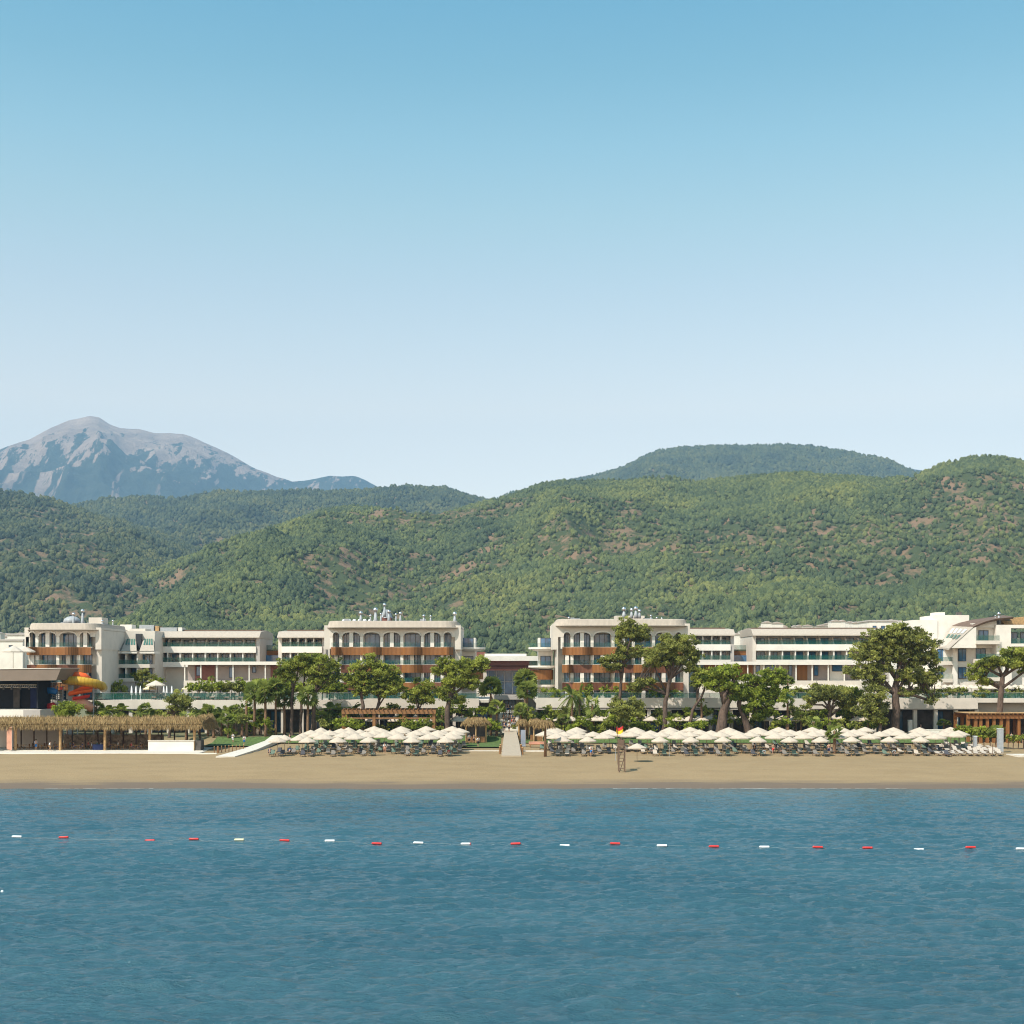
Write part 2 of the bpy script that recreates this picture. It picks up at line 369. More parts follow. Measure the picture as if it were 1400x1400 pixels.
def make_range(name, label, ridge, D0, D1, nz_amp, nz_len, seed, material, trees=None, pw=1.0, z0=14, ncol=620, nrow=240, depth_var=0):
    px = np.linspace(-700, 2100, ncol); rp = np.array([a for a, b in ridge], float); rq = np.array([b for a, b in ridge], float)
    yr = np.interp(px, rp, rq)
    yr = yr - 3.0 * (fbm(px / 26 + seed, px * 0 + seed, 4) - .5)
    Dr = D1 * (1 + depth_var * (fbm(px / 300 + seed, px * 0 + 2, 2) - .5))
    zr = CH + (HY - yr) * Dr / F
    T = np.concatenate([np.linspace(0, 1, nrow), np.linspace(1, 1.5, 24)[1:]])
    PX, TT = np.meshgrid(px, T); ZR = zr[None, :]; DR = Dr[None, :]
    D = D0 + (DR - D0) * TT; X = (PX - 700) * D / F; Y = D
    t = np.clip(TT, 0, 1); sh = t ** pw
    Z = z0 + (ZR - z0) * sh
    rn = ridged(X / nz_len + seed, Y / (nz_len * 1.4) + seed, 5) - .45 + .35 * (fbm(X / (nz_len * .3), Y / (nz_len * .3), 4) - .5)
    Z = Z + nz_amp * rn * np.sin(np.pi * np.clip(t, 0, 1)) ** .6 * (1 - .75 * t ** 6) * np.clip((ZR - z0) / 200, .1, 1.3)
    Z = np.where(TT > 1, ZR - (TT - 1) * 2 * (ZR - z0) * .9, Z)
    V = np.stack([X, Y, Z], -1)
    me = np_mesh(name, V.reshape(-1, 3), grid_faces(ncol, len(T)), True)
    o = tag(link_mesh(name, me, material), label, kind='structure')
    return V[:nrow + 3], PX[:nrow + 3], TT[:nrow + 3], px, yr
def scatter_forest(name, label, data, n, size, seed, protos, bare_fn, pxlim=(-260, 1660)):
    V, PX, TT, px, yr = data; rr = np.random.default_rng(seed); H, W = PX.shape
    fi = rr.random(n * 2) ** .75 * (H - 1.01); i0, i1 = np.searchsorted(px, pxlim[0]), np.searchsorted(px, pxlim[1])
    fj = i0 + rr.random(n * 2) * (i1 - i0 - 1); a = fi.astype(int); b = fj.astype(int); u = (fi - a)[:, None]; w = (fj - b)[:, None]
    pt = (V[a, b] * (1 - u) + V[a + 1, b] * u) * (1 - w) + (V[a, b + 1] * (1 - u) + V[a + 1, b + 1] * u) * w
    bare = bare_fn(pt[:, 0], pt[:, 1], fi / H)
    ok = rr.random(len(pt)) > bare; pt = pt[ok][:n]
    scs = size * (.42 + 1.05 * rr.random(len(pt)) ** 1.6)
    me = bpy.data.meshes.new(name); me.vertices.add(len(pt)); me.vertices.foreach_set('co', pt.astype(np.float32).ravel())
    at = me.attributes.new('sc', 'FLOAT', 'POINT'); at.data.foreach_set('value', scs.astype(np.float32))
    ar = me.attributes.new('rot', 'FLOAT_VECTOR', 'POINT'); rv = np.zeros((len(pt), 3), np.float32); rv[:, 2] = rr.random(len(pt)) * 6.28; ar.data.foreach_set('vector', rv.ravel())
    me.update(); o = link_mesh(name, me, None)
    ng = bpy.data.node_groups.new(name + '_nodes', 'GeometryNodeTree')
    ng.interface.new_socket('Geometry', in_out='INPUT', socket_type='NodeSocketGeometry'); ng.interface.new_socket('Geometry', in_out='OUTPUT', socket_type='NodeSocketGeometry')
    N = ng.nodes; Lk = ng.links; gi = N.new('NodeGroupInput'); go = N.new('NodeGroupOutput'); iop = N.new('GeometryNodeInstanceOnPoints')
    ci = N.new('GeometryNodeCollectionInfo'); ci.inputs['Collection'].default_value = protos; ci.inputs['Separate Children'].default_value = True; ci.inputs['Reset Children'].default_value = True
    na = N.new('GeometryNodeInputNamedAttribute'); na.data_type = 'FLOAT'; na.inputs['Name'].default_value = 'sc'
    nr = N.new('GeometryNodeInputNamedAttribute'); nr.data_type = 'FLOAT_VECTOR'; nr.inputs['Name'].default_value = 'rot'
    Lk.new(gi.outputs[0], iop.inputs['Points']); Lk.new(ci.outputs[0], iop.inputs['Instance']); iop.inputs['Pick Instance'].default_value = True
    Lk.new(na.outputs[0], iop.inputs['Scale']); Lk.new(nr.outputs[0], iop.inputs['Rotation']); Lk.new(iop.outputs[0], go.inputs[0])
    md = o.modifiers.new('scatter', 'NODES'); md.node_group = ng
    return tag(o, label, kind='stuff')
def protos_coll(name, m):
    c = bpy.data.collections.new(name)
    for k in range(4):
        me = forest_proto(name + '_tree', 20 + k, (1.0, 1.25, .85, 1.1)[k]); me.materials.append(m)
        c.objects.link(bpy.data.objects.new(name + '_tree', me))
    return c
def mat_hill(name, soil, soil2, green, gscale=.03):
    m, n, l, b = new_mat(name); v = coords(n, l)
    s_ = ramp(n, l, noise(n, l, v, .02, 6, .65), [(.35, soil), (.65, soil2)])
    g = ramp(n, l, noise(n, l, v, gscale, 6, .7), [(.42, (0, 0, 0)), (.52, (1, 1, 1))])
    l.new(mixc(n, l, g, s_, green), b.inputs['Base Color']); b.inputs['Roughness'].default_value = .95; b.inputs['Specular IOR Level'].default_value = .1
    bump(n, l, noise(n, l, v, .12, 5, .7), b, 6, .8)
    return m
FC = protos_coll('hill_pines', mat_forest('hill_pine_leaf', [(.066, .083, .036), (.10, .122, .048), (.155, .17, .062)]))
FC2 = protos_coll('far_pines', mat_forest('far_pine_leaf', [(.058, .07, .036), (.08, .096, .046), (.12, .125, .058)]))
mh = mat_hill('hill_soil', (.27, .165, .10), (.19, .135, .075), (.07, .085, .035))
near_ridge = [(-700, 900), (-100, 880), (0, 862), (60, 838), (100, 822), (200, 784), (300, 752), (360, 730), (400, 714), (440, 699), (480, 693), (520, 697), (560, 706),
              (600, 706), (640, 694), (690, 681), (740, 664), (790, 657), (850, 656), (900, 653), (960, 658), (1000, 656), (1060, 651), (1100, 649), (1150, 653),
              (1200, 656), (1250, 652), (1290, 636), (1330, 627), (1360, 624), (1400, 633), (1500, 640), (2100, 720)]
dn = make_range('near_hill', 'broad wooded green hill with brown bare patches right behind the hotel', near_ridge, 1150, 2500, 95, 430, 3.3, mh, pw=1.02, z0=16, depth_var=.25)
def bare_near(x, y, t):
    p = fbm(x / 170 + 4, y / 230 + 8, 5); q = .20 + 5.0 * np.clip(p - .485, 0, 1) * (.4 + 1.2 * t) + 2.2 * np.clip(fbm(x / 30, y / 38, 3) - .50, 0, 1)
    return np.clip(q * 1.3, 0, .93)
scatter_forest('near_hill_forest', 'dense pine wood covering the broad near hill', dn, 225000, 2.9, 1, FC, bare_near)
l2 = [(-700, 640), (-200, 662), (0, 673), (40, 676), (70, 683), (110, 697), (170, 716), (230, 736), (300, 762), (360, 790), (430, 830), (520, 880), (2100, 900)]
d2 = make_range('left_spur', 'wooded spur with brown scars at the left, in front of the grey peak', l2, 1500, 3300, 100, 500, 8.1, mh, pw=1.05, z0=30, nrow=200)
scatter_forest('left_spur_forest', 'dense wood on the spur at the left', d2, 62000, 4.4, 2, FC2, bare_near, (-330, 560))
l3 = [(-700, 660), (60, 700), (100, 693), (140, 683), (200, 680), (240, 684), (300, 673), (350, 675), (400, 673), (500, 671), (540, 667), (610, 669), (650, 682), (700, 692), (780, 720), (2100, 800)]
d3 = make_range('middle_ridge', 'hazy green ridge between the near hill and the grey peak', l3, 2600, 4600, 120, 700, 12.7, mh, pw=1.05, z0=60, nrow=160)
scatter_forest('middle_ridge_forest', 'dense wood on the hazy middle ridge', d3, 60000, 5.8, 3, FC2, lambda x, y, t: np.clip(.1 + 2 * (fbm(x / 300, y / 300, 4) - .55), .05, .8), (-260, 800))
l4 = [(-700, 800), (560, 720), (640, 697), (670, 685), (720, 671), (800, 655), (850, 642), (880, 626), (900, 618), (930, 614), (1000, 611), (1080, 610), (1120, 613), (1150, 618),
      (1190, 625), (1215, 630), (1235, 639), (1270, 655), (1400, 690), (2100, 760)]
d4 = make_range('far_plateau', 'flat topped blue green hill rising behind the near hill', l4, 3600, 6000, 170, 900, 17.2, mh, pw=1.0, z0=80, nrow=140)
scatter_forest('far_plateau_forest', 'dense wood on the flat topped far hill', d4, 80000, 6.6, 4, FC2, lambda x, y, t: np.clip(.05 + 0 * x, 0, .8), (600, 1300))
def mat_peak():
    m, n, l, b = new_mat('peak_rock'); v = coords(n, l); sp = n.new('ShaderNodeSeparateXYZ'); l.new(v, sp.inputs[0])
    rock = ramp(n, l, noise(n, l, v, .004, 8, .7), [(.3, (.33, .225, .165)), (.65, (.60, .42, .31))])
    wood = ramp(n, l, noise(n, l, v, .012, 6, .7), [(.35, (.035, .05, .03)), (.65, (.08, .095, .06))])
    a = n.new('ShaderNodeMath'); a.operation = 'MULTIPLY_ADD'; l.new(noise(n, l, coords(n, l, (1, .25, .3)), .0075, 8, .68), a.inputs[0]); a.inputs[1].default_value = 2300; l.new(sp.outputs[2], a.inputs[2])
    mr = n.new('ShaderNodeMapRange'); mr.inputs[1].default_value = 2840; mr.inputs[2].default_value = 2910; l.new(a.outputs[0], mr.inputs[0])
    st = noise(n, l, coords(n, l, (1, .12, .10)), .0062, 5, .6); sr_ = n.new('ShaderNodeMapRange'); sr_.inputs[1].default_value = .60; sr_.inputs[2].default_value = .635; l.new(st, sr_.inputs[0])
    zr_ = n.new('ShaderNodeMapRange'); zr_.inputs[1].default_value = 1050; zr_.inputs[2].default_value = 1350; l.new(sp.outputs[2], zr_.inputs[0])
    mu = n.new('ShaderNodeMath'); mu.operation = 'MULTIPLY'; l.new(sr_.outputs[0], mu.inputs[0]); l.new(zr_.outputs[0], mu.inputs[1])
    mxm = n.new('ShaderNodeMath'); mxm.operation = 'MAXIMUM'; l.new(mr.outputs[0], mxm.inputs[0]); l.new(mu.outputs[0], mxm.inputs[1])
    l.new(mixc(n, l, mxm.outputs[0], wood, rock), b.inputs['Base Color']); b.inputs['Roughness'].default_value = .95; b.inputs['Specular IOR Level'].default_value = .1
    bump(n, l, noise(n, l, v, .012, 9, .75), b, 60, 1)
    return m
l5 = [(-700, 690), (-200, 650), (-60, 628), (0, 614), (40, 601), (70, 584), (95, 574), (122, 569), (135, 571), (150, 580), (165, 585), (190, 586), (210, 592), (250, 594), (270, 601),
      (290, 610), (310, 619), (350, 641), (380, 652), (400, 658), (430, 655), (450, 651), (485, 651), (500, 657), (520, 667), (600, 690), (700, 712), (1150, 690), (1200, 655), (1228, 636), (1245, 641), (1270, 645), (1330, 670), (2100, 760)]
make_range('grey_peak', 'distant bare grey limestone peak with dark blue forested flanks', l5, 7000, 12000, 620, 1500, 23.9, mat_peak(), pw=1.12, z0=60, ncol=900, nrow=300)

# ------------------------------------------------------------ haze
hz = MB().box(-9000, 9000, -60, 13200, -12, 2320)
m, n, l, b = new_mat('haze_air'); n.remove(b); pv = n.new('ShaderNodeVolumePrincipled'); pv.inputs['Color'].default_value = (.42, .70, 1, 1)
pv.inputs['Density'].default_value = 7.0e-5; pv.inputs['Anisotropy'].default_value = 0.0
l.new(pv.outputs[0], n['Material Output'].inputs['Volume'])
tag(hz.build('haze', m), 'thin pale blue summer haze over bay and hills', kind='stuff')
# ------------------------------------------------------------ buildings
TZ = ZZ(956, 250)          # height of the pool terrace
rnd = random.Random(4)
def window(parent, x0, x1, z0, z1, y, curtain=None, mull=1):
    """dark framed glass door or window set in a wall whose face is at y"""
    f = MB(); t = .09
    f.box(x0, x1, y - .10, y + .02, z0, z0 + t); f.box(x0, x1, y - .10, y + .02, z1 - t, z1)
    n = mull + 1
    for k in range(n + 1):
        xc = x0 + (x1 - x0) * k / n; a = min(max(xc - t / 2, x0), x1 - t); f.box(a, a + t, y - .098, y + .02, z0 + t, z1 - t)
    fr = f.build('window', M['frame'], parent)
    MB().box(x0 + .05, x1 - .05, y - .06, y - .03, z0 + .05, z1 - .05).build('pane', M['pane'], fr)
    if curtain is None: curtain = rnd.random() < .45
    if curtain:
        w = (x1 - x0) * rnd.uniform(.25, .45); a = x0 + rnd.choice([.12, (x1 - x0) - w - .12])
        MB().box(a, a + w, y - .075, y - .062, z0 + .1, z1 - .1).build('curtain', M['curtain'], fr)
    return fr
def arch_wall(mb, x0, x1, zb, zt, y0, y1, ops):
    """solid wall x0..x1, zb..zt pierced by openings (a, b, spring, top) open at the bottom"""
    xs = x0
    for a, b, sp, tp in ops:
        mb.box(xs, a, y0, y1, zb, zt)
        N = 14; pts = []
        for k in range(N + 1):
            u = -1 + 2 * k / N; pts.append((a + (b - a) * k / N, sp + (tp - sp) * math.sqrt(max(0, 1 - u * u)) ** .9))
        for k in range(N):
            (xa, za), (xb, zb_) = pts[k], pts[k + 1]
            mb.add([(xa, y0, za), (xb, y0, zb_), (xb, y0, zt), (xa, y0, zt), (xa, y1, za), (xb, y1, zb_), (xb, y1, zt), (xa, y1, zt)],
                   [(0, 1, 2, 3), (7, 6, 5, 4), (4, 5, 1, 0), (3, 2, 6, 7)])
        xs = b
    mb.box(xs, x1, y0, y1, zb, zt)
def wavy(xa, xb, y, amp, bays, odd):
    """plan path of a scalloped balcony front: every other bay bulges out"""
    pts = []
    for k, (a, b) in enumerate(bays):
        out = (k % 2) == odd
        for j in range(9 if k == len(bays) - 1 else 8):
            u = j / 8; x = a + (b - a) * u; bul = math.sin(math.pi * u)
            pts.append((x, y - (amp * bul if out else -.25 * amp * bul)))
    return pts
def vents(parent, D, items):
    """shiny ball ventilators on conical stands: (px, py of ball centre, ball radius px, roof py)"""
    s = F / D
    for px, py, r, pb in items:
        x = XX(px, D); z = ZZ(py, D); r = r / s; zb = ZZ(pb, D)
        st = MB().lathe((x, D + 4, 0), [(r * .95, zb - .6), (r * .85, zb + .1), (r * .4, z - r * .8)], 9).build('roof_vent', M['metal'], parent, True)
        MB().ball((x, D + 4, z), r, 12, 8).build('ball', M['steel'], st, True)
def arcade_block(label, D, x0, x1, bays, mirror=False, side_l=True, vts=(), extra=None, top=849, arch2=None):
    s = F / D; X = lambda p: XX(p, D); Z = lambda p: ZZ(p, D)
    cx = (X(x0) + X(x1)) / 2; root = thing('hotel_block', label, 'hotel building', (cx, D, TZ))
    fl = [884.5, 908.5, 932.5, 956]                       # floor rows in the photograph
    xa, xb = X(bays[0][0]), X(bays[-1][1]); depth = 17
    # body set back behind the balconies, with thick end walls
    bw = MB(); bw.box(X(x0 + 9), X(x1 - 10), D + 1.5, D + depth, TZ, Z(top + 3))
    bw.box(X(x0 + 1.5), X(x0 + 9), D - .2, D + depth - .2, Z(888), Z(top + 6)); bw.box(X(x0 + 7), X(x0 + 9), D - .2, D + depth - .2, TZ, Z(888))
    bw.box(X(x1 - 10), X(x1 - 2), D - .2, D + depth - .2, Z(888), Z(top + 6)); bw.box(X(x1 - 10), X(x1 - 3), D + .5, D + depth - .2, TZ, Z(888))
    bw.build('wall', M['wall'], root)
    aw = MB(); ops = [(X(a + 1.8), X(b - 1.8), Z(870.5), Z(864.5)) for a, b in bays]
    arch_wall(aw, X(x0 + 9), X(x1 - 10), Z(871), Z(top + 6), D - .25, D + .25, ops)
    ar = aw.build('arcade_wall', M['wall'], root)
    for a, b, sp, tp in ops:                              # raised arch mouldings
        rim = MB()
        path = [(a + (b - a) * k / 14, sp + (tp - sp) * math.sqrt(max(0, 1 - (-1 + k / 7) ** 2)) ** .9) for k in range(15)]
        for k in range(14):
            (u0, w0), (u1, w1) = path[k], path[k + 1]
            rim.add([(u0, D - .33, w0), (u1, D - .33, w1), (u1, D - .33, w1 + .28), (u0, D - .33, w0 + .28), (u0, D - .24, w0), (u1, D - .24, w1), (u1, D - .24, w1 + .28), (u0, D - .24, w0 + .28)],
                    [(0, 1, 2, 3), (3, 2, 6, 7), (4, 5, 1, 0)])
        rim.build('arch_moulding', M['white'], ar)
    # cornice swept round the front with rounded corners
    r = 2.4; xl, xr, yf = X(x0) + r + 1.0, X(x1) - r - 1.0, D - .9 + r
    path = [(xl - r, D + depth)] + [(xl - r * math.cos(a), yf - r * math.sin(a)) for a in [k * math.pi / 16 for k in range(9)]] + \
           [(xr + r * math.sin(a), yf - r * math.cos(a)) for a in [k * math.pi / 16 for k in range(9)]] + [(xr + r, D + depth)]
    MB().strip(path, [(-.6, Z(top + 11.2)), (.75, Z(top + 9.8)), (.8, Z(top + 9.0)), (.45, Z(top + 8.6)), (.1, Z(top + .7)), (-.1, Z(top)), (-1.4, Z(top) - .15)]).build('cornice', M['cornice'], root)
    inner = [(xl - r + .9, D + depth - .2), (xl - r + .9, yf), (xl, yf - r + .9), (xr, yf - r + .9), (xr + r - .9, yf), (xr + r - .9, D + depth - .2)]
    MB().plate(inner, Z(top + 6), Z(top) - .12).build('roof', M['roof'], root)
    # columns between bays
    for k, (a, b) in enumerate(bays):
        xc = X(a); c = MB(); c.box(xc - .27, xc + .27, D - .2, D + .3, TZ if k else Z(887), Z(870.9)); c.build('column', M['white'], root)
    for k, (a, b) in enumerate(bays):
        odd = k % 2
        for lv, (fz, tz) in enumerate(((884.6, 866.5), (908.6, 894.5), (932.6, 918.5), (956, 943))):
            inset = 3.2; pa, pb = a + inset, b - inset; yb = D + 1.5; wt = Z(tz)
            if (odd + lv) % 2 == 0: # one wide glass front
                window(root, X(pa), X(pb), Z(fz), wt, yb, mull=2)
            else:
                md = (pa + pb) / 2
                MB().box(X(md) - .35, X(md) + .35, D - .15, D + 1.45, Z(fz), Z(tz) + .25).build('partition', M['white'], root)
                for u0, u1 in ((pa, md - 3), (md + 3, pb)): window(root, X(u0), X(u1), Z(fz), wt, D + 1.0 if lv < 3 else yb, mull=1)
    # floors, scalloped timber screens and glass railings
    bx = [(X(a), X(b)) for a, b in bays]
    full = [(X(x0 + 10), bx[0][0])] + bx if not mirror else bx + [(bx[-1][1], X(x1 - 10))]
    for lv, f in enumerate(fl[:3]):
        odd = lv % 2 if not mirror else (lv + 1) % 2
        span = bx if lv == 0 else (bx[1:] if not mirror else bx[:-1]) if lv == 1 and arch2 is None else bx
        p = wavy(0, 0, D - .5, 1.35, span, odd)
        MB().plate([(span[0][0], D + 2.1)] + [(x, y + .1) for x, y in p] + [(span[-1][1], D + 2.1)], Z(f + 1.6), Z(f)).build('floor_slab', M['white'], root)
        # screens: separate curved panels, recessed ones a darker, redder copy with their shade painted in
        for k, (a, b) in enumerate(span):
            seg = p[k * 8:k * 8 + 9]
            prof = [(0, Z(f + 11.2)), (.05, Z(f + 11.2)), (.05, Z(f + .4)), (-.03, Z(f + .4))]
            MB().strip(seg, prof).build('balcony_screen', M['screen'] if (k % 2) == odd or lv == 0 else M['screen_shaded'], root)
        MB().strip([(x, y + .12) for x, y in p], [(0, Z(f - .2)), (0, Z(f - 6.0))]).build('glass_railing', M['rail'], root)
    # roof clutter
    for q in range(9):
        x = rnd.uniform(X(x0 + 25), X(x1 - 25)); w = rnd.uniform(.3, .9); MB().box(x - w, x + w, D + 5 + q * .6, D + 5.5 + q * .6, Z(top) - .3, Z(top) + rnd.uniform(.15, .6)).build('roof_unit', M['metal'], root)
    vents(root, D, vts)
    if extra: extra(root, X, Z)
    return root
baysB = [(453, 466), (466, 494.5), (494.5, 522), (522, 549.5), (549.5, 577.5), (577.5, 604.5), (604.5, 619.5)]
def bex(root, X, Z):
    mb = MB(); 
    for k in range(7): x = X(464 + k * 7.3); mb.ball((x, 262, Z(846.8)), .38, 8, 5, .8)
    mb.build('white_cowls', M['whitep'], root, True)
    MB().box(X(515), X(530), 262, 265, Z(850), Z(842)).build('plant_box', M['redw'], root)
    MB().lathe((X(523), 263, 0), [(1.2, Z(843)), (.55, Z(831))], 8).build('roof_funnel', M['metal'], root)
arcade_block('cream four storey hotel block with arched top balconies, left of the glass lobby', 255, 442, 632, baysB,
             vts=[(490, 837, 2.8, 848), (510.5, 832.5, 3.4, 848), (523, 825.5, 2.5, 838), (518, 838.5, 1.8, 847), (529, 835, 2.6, 846), (539, 839, 1.8, 848), (545, 837.5, 2.2, 848), (577.5, 841, 2.2, 848), (587, 841.5, 1.6, 848), (620.5, 838, 3, 848), (503.5, 840.5, 1.7, 848)], extra=bex)
baysC = [(768.5, 782), (782, 809.5), (809.5, 838), (838, 866), (866, 893.5), (893.5, 921), (921, 934)]
def cex(root, X, Z):
    MB().box(X(846), X(887), 262, 266, Z(850), Z(839.5)).build('plant_box', M['wall'], root)
arcade_block('cream four storey hotel block with arched top balconies, right of the glass lobby', 254, 754, 945, baysC, mirror=True, top=846.5,
             vts=[(855.5, 831.5, 3.2, 840), (866, 832.5, 2.6, 840), (872, 830.5, 3.2, 840), (877, 834, 2.3, 840), (893, 841, 1.6, 846), (779, 843.5, 1.6, 846), (901, 844, 1.5, 846), (908, 844.5, 1.5, 846)], extra=cex)
baysA = [(38, 51), (51, 79.5), (79.5, 107.5), (107.5, 126)]
def aex(root, X, Z):
    MB().box(X(112), X(130), 254, 258, Z(852), Z(843)).build('plant_box', M['wall'], root)
    MB().ball((X(84), 256, Z(848)), 1.6, 12, 6, .6).build('tank', M['metal'], root, True)
arcade_block('cream arched hotel block at the left behind the stage and the yellow water slide', 250, 32.5, 141, baysA, top=852, arch2=1,
             vts=[(91, 838.5, 2.4, 851), (103.5, 834, 2.6, 850), (131, 848, 1.8, 851)], extra=aex)

# long wings with horizontal balconies
def wing(label, D, x0, x1, yt, n, fins, depth=14, skip=None, pavil=True, cat='hotel wing', gap=24):
    """yt: photo row of the roof edge; two balcony storeys with n rooms"""
    X = lambda p: XX(p, D); Z = lambda p: ZZ(p, D); root = thing('hotel_wing', label, cat, ((X(x0) + X(x1)) / 2, D, TZ))
    base = max(gz(D), 3.5)
    bw = MB(); bw.box(X(x0 + 1.2), X(x1 - 1.2), D + 1.6, D + depth, base, Z(yt + 3)); bw.build('wall', M['wall'], root)
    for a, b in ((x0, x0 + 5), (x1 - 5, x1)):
        MB().box(X(a) + .02, X(b) - .02, D - .6, D + depth - .1, base, Z(yt + 9)).build('end_wall', M['wallg'] if a > x0 else M['wall'], root)  # right end wall in greyer plaster: its side away from the sun, shaded by colour
    MB().prismx([(D - 1.5, Z(yt + 9.5)), (D - 1.5, Z(yt + 8)), (D + .3, Z(yt + .5)), (D + depth * .5, Z(yt - 2.0)), (D + depth + .3, Z(yt + 1)), (D + depth + .3, Z(yt + 9.5))], X(x0 - .5), X(x1 + .5)).build('roof', M['cornice'], root)
    MB().box(X(x0 + 6), X(x1 - 6), D + 5, D + depth - 1, Z(yt), Z(yt - 3.0)).build('roof_ridge', M['roof'], root)
    for f0, f1 in ((yt + 21.5, yt + 29.5), (yt + 42.5, yt + 49)):
        MB().box(X(x0 + 5), X(x1 - 5), D - .9, D + 1.5, Z(f1), Z(f0 - .5)).build('balcony_slab', M['white'], root)
    for f in (yt + 21, yt + 42): MB().box(X(x0 + 5) + .1, X(x1 - 5) - .1, D - .85, D - .8, Z(f), Z(f - 6)).build('glass_railing', M['rail'], root)
    w = (x1 - x0 - 12) / n
    for k in range(n):
        a = x0 + 6 + k * w
        for r_, (f, t) in enumerate(((yt + 21, yt + 12), (yt + 42, yt + 31))):
            window(root, X(a + w * .12), X(a + w * .12 + w * .66), Z(f), Z(t), D + 1.6, mull=1)
            if k:
                fin = MB()
                if r_ == 0 and fins: fin.prismx([(D - .7, Z(f)), (D + 1.5, Z(f)), (D + 1.5, Z(t - 2)), (D + .9, Z(t - 2))], X(a) - .14, X(a) + .14)
                else: fin.box(X(a) - .12, X(a) + .12, D - .7, D + 1.5, Z(f), Z(t - 2))
                fin.build('partition', M['white'], root)
    return root
def roof_stuff(root, D, items):
    for px0, px1, y0, y1, m in items: MB().box(XX(px0, D), XX(px1, D), D + 4, D + 7, ZZ(y0, D), ZZ(y1, D)).build('roof_box', M[m], root)
w1 = wing('long cream hotel wing with two balcony rows, second building from the left', 272, 190, 356, 863, 9, True)
roof_stuff(w1, 272, [(183, 203, 866, 853.5, 'metal'), (212, 235, 866, 857, 'metal'), (237, 242, 866, 857, 'white'), (205, 210, 866, 855, 'tan')])
wing('short cream hotel wing attached to the left side of the block left of the lobby', 270, 381, 446, 863, 5, False)
wing('short cream hotel wing attached to the right side of the block right of the lobby', 270, 942, 1003, 860, 4, False)
wing('long cream hotel wing between two short gaps, right of the centre blocks', 272, 1028, 1215, 860, 10, True)

